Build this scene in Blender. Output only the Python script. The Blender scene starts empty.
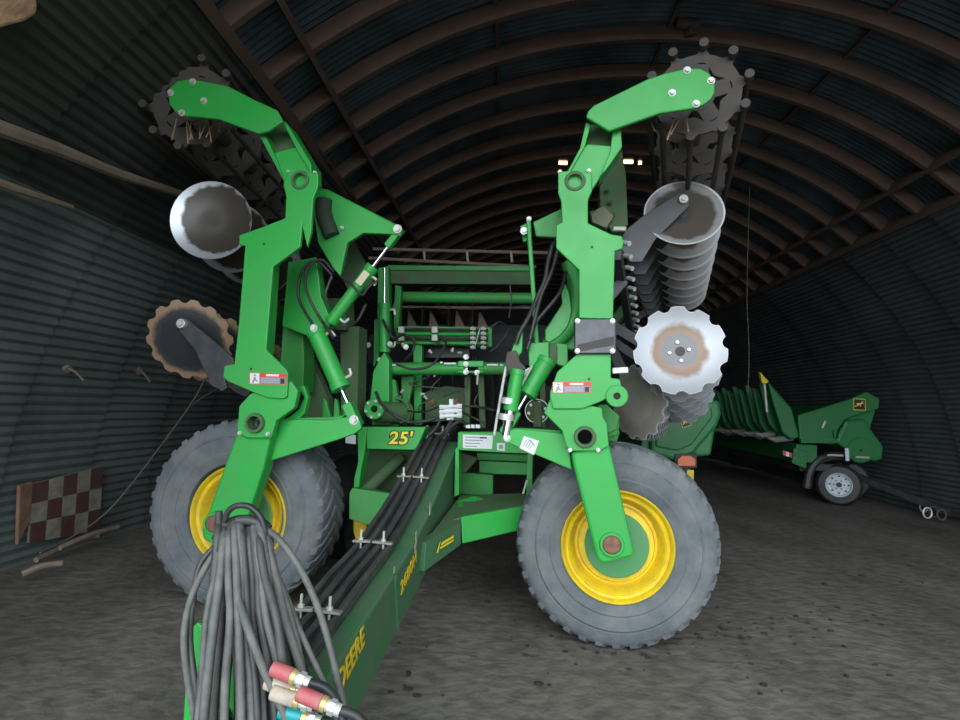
import bpy, bmesh, random
from math import *
from mathutils import Matrix, Vector, Quaternion
random.seed(7)
C = bpy.context.scene.collection
# ------------------------------------------------------------------ camera
FPX = 600.0
PITCH, ROLL = atan(45/600), radians(2.4)
CAM = Vector((0, 0, 1.43))
cf = Vector((0, cos(PITCH), sin(PITCH))); cu0 = Vector((0, -sin(PITCH), cos(PITCH))); cr0 = Vector((1, 0, 0))
cr = cr0*cos(ROLL)+cu0*sin(ROLL); cu = -cr0*sin(ROLL)+cu0*cos(ROLL)
cam = bpy.data.cameras.new('camera'); camo = bpy.data.objects.new('camera', cam); C.objects.link(camo)
cam.sensor_width = 36; cam.lens = 36*FPX/960; cam.clip_start = .05; cam.clip_end = 400
m = Matrix((cr, cu, -cf)).transposed().to_4x4(); m.translation = CAM; camo.matrix_world = m
bpy.context.scene.camera = camo
def ray(px, py): return cf+cr*(px-480)/FPX+cu*(360-py)/FPX

class Frame:
    """a local frame (u right, v back, z up) standing on the floor, turned by th about z"""
    def __init__(s, x, y, th):
        s.x, s.y, s.th = x, y, th; s.o = s.to(CAM)
    def to(s, p):
        x, y = p[0]-s.x, p[1]-s.y
        return Vector((x*cos(s.th)-y*sin(s.th), x*sin(s.th)+y*cos(s.th), p[2]))
    def world(s, q):
        return Vector((s.x+q[0]*cos(s.th)+q[1]*sin(s.th), s.y-q[0]*sin(s.th)+q[1]*cos(s.th), q[2]))
    def d(s, px, py):
        r = ray(px, py)
        return Vector((r[0]*cos(s.th)-r[1]*sin(s.th), r[0]*sin(s.th)+r[1]*cos(s.th), r[2]))
    def V(s, px, py, v):
        e = s.d(px, py); return s.o+e*((v-s.o.y)/e.y)
    def Uu(s, px, py, u):
        e = s.d(px, py); return s.o+e*((u-s.o.x)/e.x)
    def Z(s, px, py, z):
        e = s.d(px, py); return s.o+e*((z-s.o.z)/e.z)
M = Frame(-.39, 3.855, radians(8))      # the implement
B = Frame(0, 0, radians(3))             # the building
H = Frame(6.0, 10.0, radians(6))        # the crop header
K = Frame(2.6, 7.0, radians(4))         # the second header

# ------------------------------------------------------------------ materials
def mat(name, col, rough=.5, metal=0, dust=None, dmix=.3, dscale=3, bump=0, bscale=60, emit=0, coat=0, col2=None, detail=6, stretch=None):
    mt = bpy.data.materials.new(name); mt.use_nodes = True; nt = mt.node_tree; n = nt.nodes; l = nt.links
    b = n['Principled BSDF']; b.inputs['Roughness'].default_value = rough; b.inputs['Metallic'].default_value = metal
    b.inputs['Base Color'].default_value = (*col, 1)
    if coat: b.inputs['Coat Weight'].default_value = coat; b.inputs['Coat Roughness'].default_value = .15
    tc = n.new('ShaderNodeTexCoord'); src = tc.outputs['Object']
    if stretch:
        mp = n.new('ShaderNodeMapping'); mp.inputs['Scale'].default_value = stretch; l.new(src, mp.inputs['Vector']); src = mp.outputs['Vector']
    if dust is not None:
        nz = n.new('ShaderNodeTexNoise'); nz.inputs['Scale'].default_value = dscale; nz.inputs['Detail'].default_value = detail; nz.inputs['Roughness'].default_value = .65
        l.new(src, nz.inputs['Vector'])
        rp = n.new('ShaderNodeValToRGB'); rp.color_ramp.elements[0].position = .5-dmix*.45; rp.color_ramp.elements[1].position = .78
        rp.color_ramp.elements[0].color = (0, 0, 0, 1); rp.color_ramp.elements[1].color = (min(1, dmix*2.2),)*3+(1,)
        l.new(nz.outputs['Fac'], rp.inputs['Fac'])
        mx = n.new('ShaderNodeMix'); mx.data_type = 'RGBA'; mx.inputs['A'].default_value = (*col, 1); mx.inputs['B'].default_value = (*dust, 1)
        l.new(rp.outputs['Color'], mx.inputs['Factor']); l.new(mx.outputs['Result'], b.inputs['Base Color'])
        ma = n.new('ShaderNodeMath'); ma.operation = 'MULTIPLY_ADD'; ma.inputs[1].default_value = .35; ma.inputs[2].default_value = rough
        l.new(rp.outputs['Color'], ma.inputs[0]); l.new(ma.outputs[0], b.inputs['Roughness'])
    if bump:
        nb = n.new('ShaderNodeTexNoise'); nb.inputs['Scale'].default_value = bscale; nb.inputs['Detail'].default_value = 5
        l.new(src, nb.inputs['Vector']); bp = n.new('ShaderNodeBump'); bp.inputs['Strength'].default_value = bump; bp.inputs['Distance'].default_value = .01
        l.new(nb.outputs['Fac'], bp.inputs['Height']); l.new(bp.outputs['Normal'], b.inputs['Normal'])
    if emit:
        b.inputs['Emission Color'].default_value = (*col, 1); b.inputs['Emission Strength'].default_value = emit
    return mt
DUST = (.16, .14, .11)
green = mat('green paint', (.020, .375, .052), .42, dust=(.07, .28, .08), dmix=.25, dscale=4, coat=.08)
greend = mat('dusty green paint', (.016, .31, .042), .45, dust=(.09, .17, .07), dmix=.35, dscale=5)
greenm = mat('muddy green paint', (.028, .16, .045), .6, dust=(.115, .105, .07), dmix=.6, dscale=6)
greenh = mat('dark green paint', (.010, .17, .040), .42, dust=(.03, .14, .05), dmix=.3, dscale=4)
yellow = mat('yellow paint', (.85, .60, .015), .42, dust=(.35, .24, .06), dmix=.25, dscale=9)
yellowd = mat('yellow decal', (.85, .68, .03), .5)
rubber = mat('tyre rubber', (.078, .095, .112), .75, dust=(.21, .22, .22), dmix=.5, dscale=5, bump=.25, bscale=45)
rubberk = mat('black rubber', (.018, .019, .021), .45, dust=(.09, .085, .075), dmix=.25, dscale=12)
hosem = mat('dusty hose rubber', (.045, .052, .055), .45, dust=(.19, .19, .17), dmix=.62, dscale=14, bump=.15, bscale=120)
hosed = mat('hose rubber', (.035, .038, .041), .42, dust=(.12, .115, .10), dmix=.35, dscale=10)
slate = mat('slate paint', (.032, .038, .048), .42, dust=(.14, .11, .08), dmix=.25, dscale=8)
iron = mat('dirty dark iron', (.045, .045, .049), .6, .1, dust=(.12, .098, .072), dmix=.5, dscale=9, bump=.3, bscale=50)
zinc = mat('zinc plated steel', (.60, .62, .58), .42, .35, dust=(.4, .36, .28), dmix=.2, dscale=20)
chrome = mat('chrome rod', (.8, .82, .84), .15, 1)
white = mat('white decal', (.72, .74, .74), .5)
grey = mat('grey print', (.25, .27, .32), .5)
red = mat('red decal', (.7, .05, .04), .5)
black = mat('black decal', (.012, .012, .014), .5)
copper = mat('worn copper bush', (.36, .16, .10), .5, .5, dust=(.12, .08, .06), dmix=.6, dscale=40)
redp = mat('red plastic sleeve', (.50, .045, .06), .45, dust=(.35, .2, .19), dmix=.5, dscale=20)
ivory = mat('ivory plastic sleeve', (.60, .53, .44), .5, dust=(.3, .24, .18), dmix=.5, dscale=25)
teal = mat('teal plastic sleeve', (.01, .30, .33), .4)
brass = mat('brass ring', (.6, .48, .18), .4, .5)
wood = mat('brown timber', (.155, .098, .072), .8, dust=(.085, .058, .046), dmix=.6, dscale=3, stretch=(1, 1, 1), bump=.3, bscale=25)
woodl = mat('weathered grey timber', (.19, .155, .12), .85, dust=(.42, .30, .20), dmix=.25, dscale=7, bump=.4, bscale=30)
woodr = mat('raw orange timber', (.95, .58, .36), .8, dust=(.2, .11, .07), dmix=.4, dscale=12, bump=.5, bscale=40)
straw = mat('straw', (.42, .32, .18), .8)
amber = mat('amber lens', (.75, .16, .05), .25, dust=(.4, .2, .1), dmix=.3, dscale=30)
wheelwhite = mat('white wheel paint', (.62, .70, .76), .4, dust=(.3, .3, .28), dmix=.2, dscale=20)
glowm = mat('warm glow', (1, .62, .22), .5, emit=3)
twine = mat('old twine', (.17, .15, .12), .9)
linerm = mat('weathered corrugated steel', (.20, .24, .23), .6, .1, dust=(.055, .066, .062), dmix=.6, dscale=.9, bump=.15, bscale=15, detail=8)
linershade = mat('shade darkened corrugated steel', (.030, .042, .036), .7, .0, dust=(.06, .056, .045), dmix=.4, dscale=1.2, detail=8)  # shade of the upper left wall put into the sheet colour
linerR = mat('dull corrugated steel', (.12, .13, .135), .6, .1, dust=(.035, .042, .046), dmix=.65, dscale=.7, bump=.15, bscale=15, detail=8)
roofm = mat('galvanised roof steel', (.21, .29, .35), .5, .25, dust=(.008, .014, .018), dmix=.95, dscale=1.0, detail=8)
backm = mat('dark boards', (.03, .035, .035), .8)

def blade_mat(name, steel, R, r0, r1, inner, rustc, edge=1, off=(0, 0, 0)):
    mt = bpy.data.materials.new(name); mt.use_nodes = True; nt = mt.node_tree; n = nt.nodes; l = nt.links; b = n['Principled BSDF']
    tc = n.new('ShaderNodeTexCoord'); vm = n.new('ShaderNodeVectorMath'); vm.operation = 'MULTIPLY'; vm.inputs[1].default_value = (1, 0, 1)
    sb = n.new('ShaderNodeVectorMath'); sb.operation = 'SUBTRACT'; sb.inputs[1].default_value = off; l.new(tc.outputs['Object'], sb.inputs[0]); l.new(sb.outputs[0], vm.inputs[0]); ln = n.new('ShaderNodeVectorMath'); ln.operation = 'LENGTH'; l.new(vm.outputs[0], ln.inputs[0])
    nz = n.new('ShaderNodeTexNoise'); nz.inputs['Scale'].default_value = 14; nz.inputs['Detail'].default_value = 6; l.new(tc.outputs['Object'], nz.inputs['Vector'])
    a = n.new('ShaderNodeMath'); a.operation = 'MULTIPLY_ADD'; a.inputs[1].default_value = .07; l.new(nz.outputs['Fac'], a.inputs[0]); l.new(ln.outputs['Value'], a.inputs[2])
    dv = n.new('ShaderNodeMath'); dv.operation = 'DIVIDE'; dv.inputs[1].default_value = R+.035; l.new(a.outputs[0], dv.inputs[0])
    rp = n.new('ShaderNodeValToRGB'); e = rp.color_ramp.elements
    e[0].position = r0; e[0].color = (*inner, 1); e[1].position = r0+.05; e[1].color = (*rustc, 1)
    x = e.new(r1); x.color = (*rustc, 1); x = e.new(min(.97, r1+.1)); x.color = (*steel, 1)
    l.new(dv.outputs[0], rp.inputs['Fac']); l.new(rp.outputs['Color'], b.inputs['Base Color'])
    r2 = n.new('ShaderNodeValToRGB'); r2.color_ramp.elements[0].position = r1; r2.color_ramp.elements[0].color = (.1, .1, .1, 1)
    r2.color_ramp.elements[1].position = min(.98, r1+.1); r2.color_ramp.elements[1].color = (edge,)*3+(1,)
    l.new(dv.outputs[0], r2.inputs['Fac']); l.new(r2.outputs['Color'], b.inputs['Metallic']); b.inputs['Roughness'].default_value = .33
    return mt
bl_notch = blade_mat('polished notched blade steel', (.36, .375, .40), .275, .42, .60, (.13, .135, .145), (.22, .14, .09), .35)
bl_dish = blade_mat('polished dished blade steel', (.62, .61, .60), .25, .30, .66, (.16, .12, .09), (.24, .155, .10), .15)
bl_dark = blade_mat('dull dark dished blade steel', (.45, .45, .45), .25, .30, .86, (.07, .068, .066), (.10, .085, .07), .4)
bl_mud = blade_mat('mud caked blade steel', (.5, .53, .57), .26, .2, .90, (.040, .032, .024), (.055, .045, .034), .6, (.032, 0, .012))
bl_rust = blade_mat('rusty rimmed blade steel', (.34, .22, .14), .28, .70, .80, (.035, .038, .044), (.05, .05, .055), .1)
bl_brown = blade_mat('worn brown blade steel', (.26, .23, .21), .25, .3, .6, (.33, .30, .28), (.32, .28, .25), .1)
edgem = mat('ground bright blade edge', (.50, .51, .52), .35, .3)

# ------------------------------------------------------------------ mesh helpers
def link(name, bm, mt, parent=None, smooth=False, bevel=0):
    me = bpy.data.meshes.new(name); bmesh.ops.recalc_face_normals(bm, faces=bm.faces[:]); bm.to_mesh(me); bm.free()
    for x in (mt if isinstance(mt, (list, tuple)) else [mt]): me.materials.append(x)
    if smooth:
        for p in me.polygons: p.use_smooth = True
        try: me.set_sharp_from_angle(angle=radians(38))
        except Exception: pass
    o = bpy.data.objects.new(name, me); C.objects.link(o)
    if parent is not None: o.parent = parent
    if bevel:
        b = o.modifiers.new('bevel', 'BEVEL'); b.width = bevel; b.segments = 2; b.limit_method = 'ANGLE'; b.angle_limit = radians(35)
    return o
def tag(o, label, cat, group=None, kind=None):
    if label: o['label'] = label
    if cat: o['category'] = cat
    if group: o['group'] = group
    if kind: o['kind'] = kind
    return o
def lab(o, label): o['label'] = label; return o
def root(name, fr, label, cat, group=None, z=0):
    o = bpy.data.objects.new(name, None); C.objects.link(o)
    o.location = (fr.x, fr.y, z); o.rotation_euler = (0, 0, -fr.th); o.empty_display_size = .3
    return tag(o, label, cat, group)
def b_prism(bm, pts, e, mi=0):
    """pts: 3D outline, e: extrusion vector"""
    e = Vector(e); a = [bm.verts.new(p) for p in pts]; b = [bm.verts.new(Vector(p)+e) for p in pts]; n = len(pts)
    fs = [bm.faces.new(a), bm.faces.new(b[::-1])]
    for i in range(n): fs.append(bm.faces.new((a[i], b[i], b[(i+1) % n], a[(i+1) % n])))
    for f in fs: f.material_index = mi
def basis(d, up=(0, 0, 1)):
    d = Vector(d).normalized(); up = Vector(up)
    if abs(d.dot(up)) > .98: up = Vector((1, 0, 0))
    x = d.cross(up).normalized(); return x, x.cross(d).normalized()
def b_bar(bm, p, q, w, h, up=(0, 0, 1), mi=0):
    p, q = Vector(p), Vector(q); x, y = basis(q-p, up); x = x*w/2; y = y*h/2
    b_prism(bm, [p-x-y, p+x-y, p+x+y, p-x+y], q-p, mi)
def b_cyl(bm, p, q, r, r2=None, n=20, mi=0, up=(0, 0, 1)):
    p, q = Vector(p), Vector(q); x, y = basis(q-p, up); r2 = r if r2 is None else r2
    a = [bm.verts.new(p+(x*cos(2*pi*i/n)+y*sin(2*pi*i/n))*r) for i in range(n)]
    b = [bm.verts.new(q+(x*cos(2*pi*i/n)+y*sin(2*pi*i/n))*r2) for i in range(n)]
    fs = [bm.faces.new(a), bm.faces.new(b[::-1])]
    for i in range(n): fs.append(bm.faces.new((a[i], b[i], b[(i+1) % n], a[(i+1) % n])))
    for f in fs: f.material_index = mi
def smoothpath(P, k=8):
    P = [Vector(p) for p in P]
    if len(P) < 3: return P
    out = []
    for i in range(len(P)-1):
        a = P[i-1] if i else P[i]*2-P[i+1]; b, c = P[i], P[i+1]; d = P[i+2] if i+2 < len(P) else c*2-b
        for j in range(k):
            t = j/k; out.append(.5*((2*b)+(c-a)*t+(2*a-5*b+4*c-d)*t*t+(3*b-a-3*c+d)*t**3))
    out.append(P[-1]); return out
def b_tube(bm, P, r, n=10, k=8, mi=0, closed=False):
    P = smoothpath(P, k); rings = []; x = None
    for i, p in enumerate(P):
        d = (P[min(i+1, len(P)-1)]-P[max(i-1, 0)]).normalized()
        if x is None: x, _ = basis(d)
        x = (x-d*x.dot(d)).normalized(); y = d.cross(x)
        rr = r(i/(len(P)-1)) if callable(r) else r
        rings.append([bm.verts.new(p+(x*cos(2*pi*j/n)+y*sin(2*pi*j/n))*rr) for j in range(n)])
    for a, b in zip(rings, rings[1:]):
        for j in range(n):
            f = bm.faces.new((a[j], a[(j+1) % n], b[(j+1) % n], b[j])); f.material_index = mi
    for c in (rings[0][::-1], rings[-1]): bm.faces.new(c).material_index = mi
def b_lathe(bm, c, axis, prof, n=64, mi=0, up=(0, 0, 1), closed=True):
    """prof: (r, t) pairs, t along the axis; mi may be a list per segment"""
    c = Vector(c); a = Vector(axis).normalized(); x, y = basis(a, up); rings = []
    for r, t in prof: rings.append([bm.verts.new(c+a*t+(x*cos(2*pi*i/n)+y*sin(2*pi*i/n))*max(r, .0005)) for i in range(n)])
    pr = list(zip(rings, rings[1:]))
    if closed: pr.append((rings[-1], rings[0]))
    for s, (p, q) in enumerate(pr):
        for i in range(n):
            f = bm.faces.new((p[i], p[(i+1) % n], q[(i+1) % n], q[i])); f.material_index = mi[min(s, len(mi)-1)] if isinstance(mi, list) else mi
NB = bmesh.new
# parts of the implement, outlined on planes v = const of a frame
def plate(name, pts, v, t, mt, par, fr=M, bevel=.006, holes=()):
    bm = NB(); P = [fr.V(x, y, v) for x, y in pts]; b_prism(bm, P, (0, t, 0))
    o = link(name, bm, mt, par, bevel=bevel)
    if holes:
        hb = NB()
        for x, y, r in holes:
            c = fr.V(x, y, v); b_cyl(hb, c+Vector((0, -.1, 0)), c+Vector((0, t+.1, 0)), r, n=28)
        h = link('cut', hb, mt); md = o.modifiers.new('cut', 'BOOLEAN'); md.object = h; md.operation = 'DIFFERENCE'; md.solver = 'EXACT'
        o.modifiers.move(len(o.modifiers)-1, 0) if bevel else None
        par_o = o.parent; o.parent = None
        bpy.context.view_layer.update()
        dg = bpy.context.evaluated_depsgraph_get()
        me = bpy.data.meshes.new_from_object(o.evaluated_get(dg)); o.modifiers.clear(); o.data = me; o.parent = par_o
        bpy.data.objects.remove(h)
    return o
def beam(name, a, b, w, h, mt, par, up=(0, 0, 1), fr=M, bevel=.008):
    bm = NB(); b_bar(bm, fr.V(*a), fr.V(*b), w, h, up); return link(name, bm, mt, par, bevel=bevel)
def tube(name, pts, r, mt, par, fr=M, n=10, k=8):
    bm = NB(); b_tube(bm, [fr.V(*p) for p in pts], r, n, k); return link(name, bm, mt, par, smooth=True)
def ring(name, px, py, v, r0, r1, t, mt, par, fr=M, n=36):
    bm = NB(); b_lathe(bm, fr.V(px, py, v), (0, 1, 0), [(r0, 0), (r1-.004, 0), (r1, .004), (r1, t), (r0, t)], n)
    return link(name, bm, mt, par, smooth=True)
def bolt(px, py, v, r, mt, par, fr=M, name='bolt', dep=.018):
    bm = NB(); c = fr.V(px, py, v); b_cyl(bm, c+Vector((0, .004, 0)), c-Vector((0, .005, 0)), r*1.35, n=18)
    b_cyl(bm, c-Vector((0, .005, 0)), c-Vector((0, dep, 0)), r, r*.92, n=6); return link(name, bm, mt, par)
def hyd(par, a, b, frac, r, rr, rodto=None, mt=green, clev=True, fit=True, fr=M, label=None):
    """hydraulic cylinder from a to b (px, py, v); barrel over the first frac"""
    A, Z_ = fr.V(*a), fr.V(*b); q = A.lerp(Z_, frac); d = (Z_-A).normalized()
    bm = NB(); b_cyl(bm, A, q, r, n=24); b_cyl(bm, q-d*.03, q+d*.015, r*1.1, n=24); b_cyl(bm, A-d*.005, A+d*.03, r*1.08, n=24)
    o = link('hydraulic_cylinder', bm, mt, par, smooth=True, bevel=.003)
    if label: o['label'] = label
    bm = NB(); e = Z_-d*(.12 if clev else 0); b_cyl(bm, q, e, rr, n=16); link('piston_rod', bm, chrome, o, smooth=True)
    if clev:
        bm = NB(); b_bar(bm, e-d*.01, Z_+d*.03, r*1.1, r*1.5, (0, 1, 0)); link('clevis', bm, mt, o, bevel=.008)
    if fit:
        x, y = basis(d, (0, 1, 0)); sgn = 1 if x.x > 0 else -1
        for f in (.12, .9):
            bm = NB(); p = A.lerp(q, f); w = x*sgn; b_tube(bm, [p+w*r*.8, p+w*(r+.035), p+w*(r+.045)-d*.04*(1 if f > .5 else -1)], .010, 8, 4)
            link('hose_fitting', bm, zinc, o, smooth=True)
    return o
def text(s, size, loc, X, Y, mt, par, name='lettering', ext=.0015, shear=0, thick=0, sx=1):
    cu_ = bpy.data.curves.new(name, 'FONT'); cu_.body = s; cu_.size = size; cu_.extrude = ext; cu_.shear = shear; cu_.offset = thick; cu_.space_character = 1.05
    t = bpy.data.objects.new(name, cu_); C.objects.link(t); bpy.context.view_layer.update()
    me = bpy.data.meshes.new_from_object(t.evaluated_get(bpy.context.evaluated_depsgraph_get())); bpy.data.objects.remove(t)
    me.materials.clear(); me.materials.append(mt)
    X = Vector(X).normalized(); Zn = X.cross(Vector(Y)).normalized(); Y = Zn.cross(X)
    mx = Matrix((X*sx, Y, Zn)).transposed().to_4x4(); mx.translation = Vector(loc)
    me.transform(mx); o = bpy.data.objects.new(name, me); C.objects.link(o); o.parent = par; return o
DEER = [(-.5, -.28), (-.22, -.18), (-.05, -.02), (.1, -.22), (.18, -.2), (.12, 0), (.32, .12), (.42, .06), (.46, .12), (.34, .22), (.42, .42), (.3, .3), (.22, .44), (.2, .24), (.05, .14), (-.2, .16), (-.42, .06), (-.34, .02), (-.2, .02), (-.3, -.1), (-.5, -.2)]
def logo(px, py, v, s, par, fr, X=(1, 0, 0), Y=(0, 0, 1)):
    c = fr.V(px, py, v); X = Vector(X); Y = Vector(Y); N = X.cross(Y)
    bm = NB()
    def sq(k, d, mi): b_prism(bm, [c+N*d+X*(s*k*a)+Y*(s*k*b) for a, b in ((-.5, -.5), (.5, -.5), (.5, .5), (-.5, .5))], N*.002, mi)
    sq(1.12, 0, 1); sq(1.0, .001, 0)
    b_prism(bm, [c+N*.002+X*(s*.85*a)+Y*(s*.85*b) for a, b in DEER], N*.002, 1)
    return link('emblem', bm, [black, yellowd], par)

# ------------------------------------------------------------------ building
CX, RR = 1.4, 5.3
def bw(ang, s, r): return B.world((CX+r*cos(ang), s, r*sin(ang)))
S0, S1 = -.4, 21.0
def struct(name, bm, mt, smooth=False):
    o = link(name, bm, mt, smooth=smooth); o['kind'] = 'structure'; return o
bm = NB()
for a, b, c, d in ((-40, -40, 40, 40),):
    vs = [bm.verts.new(p) for p in ((-40, -40, 0), (40, -40, 0), (40, 40, 0), (-40, 40, 0))]; bm.faces.new(vs)
fm = bpy.data.materials.new('packed dirt'); fm.use_nodes = True; nt = fm.node_tree; n = nt.nodes; l = nt.links; b = n['Principled BSDF']
tc = n.new('ShaderNodeTexCoord'); n1 = n.new('ShaderNodeTexNoise'); n1.inputs['Scale'].default_value = .8; n1.inputs['Detail'].default_value = 9; n1.inputs['Roughness'].default_value = .62
mpn = n.new('ShaderNodeMapping'); mpn.inputs['Scale'].default_value = (1.2, .45, 1); mpn.inputs['Rotation'].default_value = (0, 0, .9); l.new(tc.outputs['Object'], mpn.inputs[0]); l.new(mpn.outputs[0], n1.inputs['Vector'])
rp = n.new('ShaderNodeValToRGB'); e = rp.color_ramp.elements; e[0].position = .3; e[0].color = (.115, .102, .088, 1); e[1].position = .72; e[1].color = (.27, .245, .215, 1)
l.new(n1.outputs['Fac'], rp.inputs[0])
n2 = n.new('ShaderNodeTexNoise'); n2.inputs['Scale'].default_value = 9; n2.inputs['Detail'].default_value = 8; l.new(tc.outputs['Object'], n2.inputs['Vector'])
r2 = n.new('ShaderNodeValToRGB'); e = r2.color_ramp.elements; e[0].position = .35; e[0].color = (.55, .55, .55, 1); e[1].position = .6; e[1].color = (1, 1, 1, 1); l.new(n2.outputs['Fac'], r2.inputs[0])
mx = n.new('ShaderNodeMix'); mx.data_type = 'RGBA'; mx.blend_type = 'MULTIPLY'; mx.inputs['Factor'].default_value = .8; l.new(rp.outputs[0], mx.inputs['A']); l.new(r2.outputs[0], mx.inputs['B'])
l.new(mx.outputs['Result'], b.inputs['Base Color']); b.inputs['Roughness'].default_value = .9
bp = n.new('ShaderNodeBump'); bp.inputs['Strength'].default_value = .5; bp.inputs['Distance'].default_value = .03; n3 = n.new('ShaderNodeTexNoise'); n3.inputs['Scale'].default_value = 14; n3.inputs['Detail'].default_value = 8
l.new(tc.outputs['Object'], n3.inputs['Vector']); l.new(n3.outputs['Fac'], bp.inputs['Height']); l.new(bp.outputs[0], b.inputs['Normal'])
struct('floor', bm, fm)
# roof: sheets corrugated around the arch
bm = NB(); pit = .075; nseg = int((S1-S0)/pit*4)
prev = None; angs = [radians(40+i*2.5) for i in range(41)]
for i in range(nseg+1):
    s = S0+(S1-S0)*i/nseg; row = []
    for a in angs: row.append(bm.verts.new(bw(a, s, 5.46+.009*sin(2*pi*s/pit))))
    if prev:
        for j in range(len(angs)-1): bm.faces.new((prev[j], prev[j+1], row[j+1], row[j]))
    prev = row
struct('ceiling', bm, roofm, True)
# lining walls: sheets with corrugations running along the building, overlapping laps
def liner(name, a0, a1, mt, side, mt2=None):
    bm = NB(); s = S0; k = 0; pitch = .078/5.2; na = int(abs(a1-a0)/pitch*5); rnd = random.Random(3 if side else 8)
    while s < S1:
        w = .95; hs = rnd.uniform(-.02, .02); da = rnd.uniform(0, pitch*.3)
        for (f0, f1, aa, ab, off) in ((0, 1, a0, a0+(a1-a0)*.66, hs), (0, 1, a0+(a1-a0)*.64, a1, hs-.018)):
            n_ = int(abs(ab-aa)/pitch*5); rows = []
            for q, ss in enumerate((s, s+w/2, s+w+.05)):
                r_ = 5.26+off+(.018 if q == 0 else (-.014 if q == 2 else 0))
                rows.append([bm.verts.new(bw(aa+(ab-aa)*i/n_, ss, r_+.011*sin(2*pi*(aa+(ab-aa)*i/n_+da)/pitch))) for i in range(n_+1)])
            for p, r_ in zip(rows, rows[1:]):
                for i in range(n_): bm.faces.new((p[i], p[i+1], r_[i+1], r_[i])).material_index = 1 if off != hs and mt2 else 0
        s += w; k += 1
    return struct(name, bm, [mt, mt2] if mt2 else mt, True)
liner('wall_left', radians(181), radians(131), linerm, 0, linershade)
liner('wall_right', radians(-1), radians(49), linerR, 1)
# end wall
bm = NB(); pts = [bw(radians(a), S1, 5.6) for a in range(0, 181, 6)]; b_prism(bm, pts, B.world((0, .1, 0))-B.world((0, 0, 0))); struct('wall_back', bm, backm)
# ribs
k = 1
srib = 5.33-.7*7
while srib < S1-.2:
    bm = NB(); N_ = 54; prev = None
    for i in range(N_+1):
        a = radians(38+104*i/N_); q = [bm.verts.new(bw(a, srib+ds, r)) for ds, r in ((-.03, 5.27), (.03, 5.27), (.03, 5.42), (-.03, 5.42))]
        if prev:
            for j in range(4): bm.faces.new((prev[j], prev[(j+1) % 4], q[(j+1) % 4], q[j]))
        else: bm.faces.new(q)
        prev = q
    bm.faces.new(prev[::-1]); struct('trim_%d' % k, bm, wood, True); k += 1; srib += .7
for a, w in ((126.5, .05), (108, .03), (89, .03), (70, .03), (53.5, .05), (131.3, .09), (48.6, .07)):
    bm = NB(); A = radians(a); r0 = 5.39 if w < .04 else 5.25 if w < .06 else 5.22
    b_prism(bm, [bw(A+t/5.3, S0, r) for t, r in ((-w/2, r0), (w/2, r0), (w/2, 5.43), (-w/2, 5.43))], B.world((0, S1-S0, 0))-B.world((0, 0, 0)))
    struct('trim_%d' % k, bm, wood); k += 1

# ------------------------------------------------------------------ things on the walls
def onwall(px, py, r=5.2):
    o, e = B.o, B.d(px, py); ox = o.x-CX
    A = e.x**2+e.z**2; Bq = 2*(ox*e.x+o.z*e.z); Cq = ox*ox+o.z**2-r*r
    t = (-Bq+sqrt(Bq*Bq-4*A*Cq))/(2*A); return B.world(o+e*t)
def wallbar(name, pts, r, w, mt, label, cat, group=None, rad=5.12, taper=False):
    bm = NB(); b_tube(bm, [onwall(x, y, rad) for x, y in pts], (lambda t: r*(1-.45*t)) if taper else r, 8, 6)
    return tag(link(name, bm, mt, smooth=True), label, cat, group)
wallbar('wooden_pole', [(-12, 124), (60, 150), (120, 174), (188, 196)], .05, 0, woodl, 'long weathered wooden pole running across the left wall towards the muddy disc', 'pole', taper=True)
wallbar('wooden_pole', [(-10, 180), (35, 195), (72, 207)], .03, 0, woodl, 'shorter broken wooden pole on the left wall, below the long pole', 'pole', taper=True)
bm = NB(); P = [onwall(x, y, 5.05) for x, y in ((-14, -18), (26, -16), (37, 2), (36, 14), (24, 21), (-14, 31))]
P2 = [onwall(x, y, 5.21) for x, y in ((-14, -18), (26, -16), (37, 2), (36, 14), (24, 21), (-14, 31))]
va, vb_ = [bm.verts.new(q) for q in P], [bm.verts.new(q) for q in P2]; bm.faces.new(va); bm.faces.new(vb_[::-1])
for i in range(6): bm.faces.new((va[i], vb_[i], vb_[(i+1) % 6], va[(i+1) % 6]))
tag(link('timber_block', bm, woodr, bevel=.015), 'raw orange broken timber end in the top left corner under the roof', 'timber')
for (x, y, q, lb) in ((66, 368, (84, 381), 'bent rusty hook poking from the left wall, further from the pale disc'), (138, 370, (150, 382), 'bent rusty hook poking from the left wall, nearer the rusty rimmed disc')):
    a = onwall(x, y, 5.26); b = onwall(*q, 5.05)
    bm = NB(); b_cyl(bm, a, a.lerp(b, .15), .035, n=10); b_tube(bm, [a, a.lerp(b, .5)+Vector((0, 0, .02)), b], .010, 8); tag(link('wall_hook', bm, twine, smooth=True), lb, 'hook')
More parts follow.
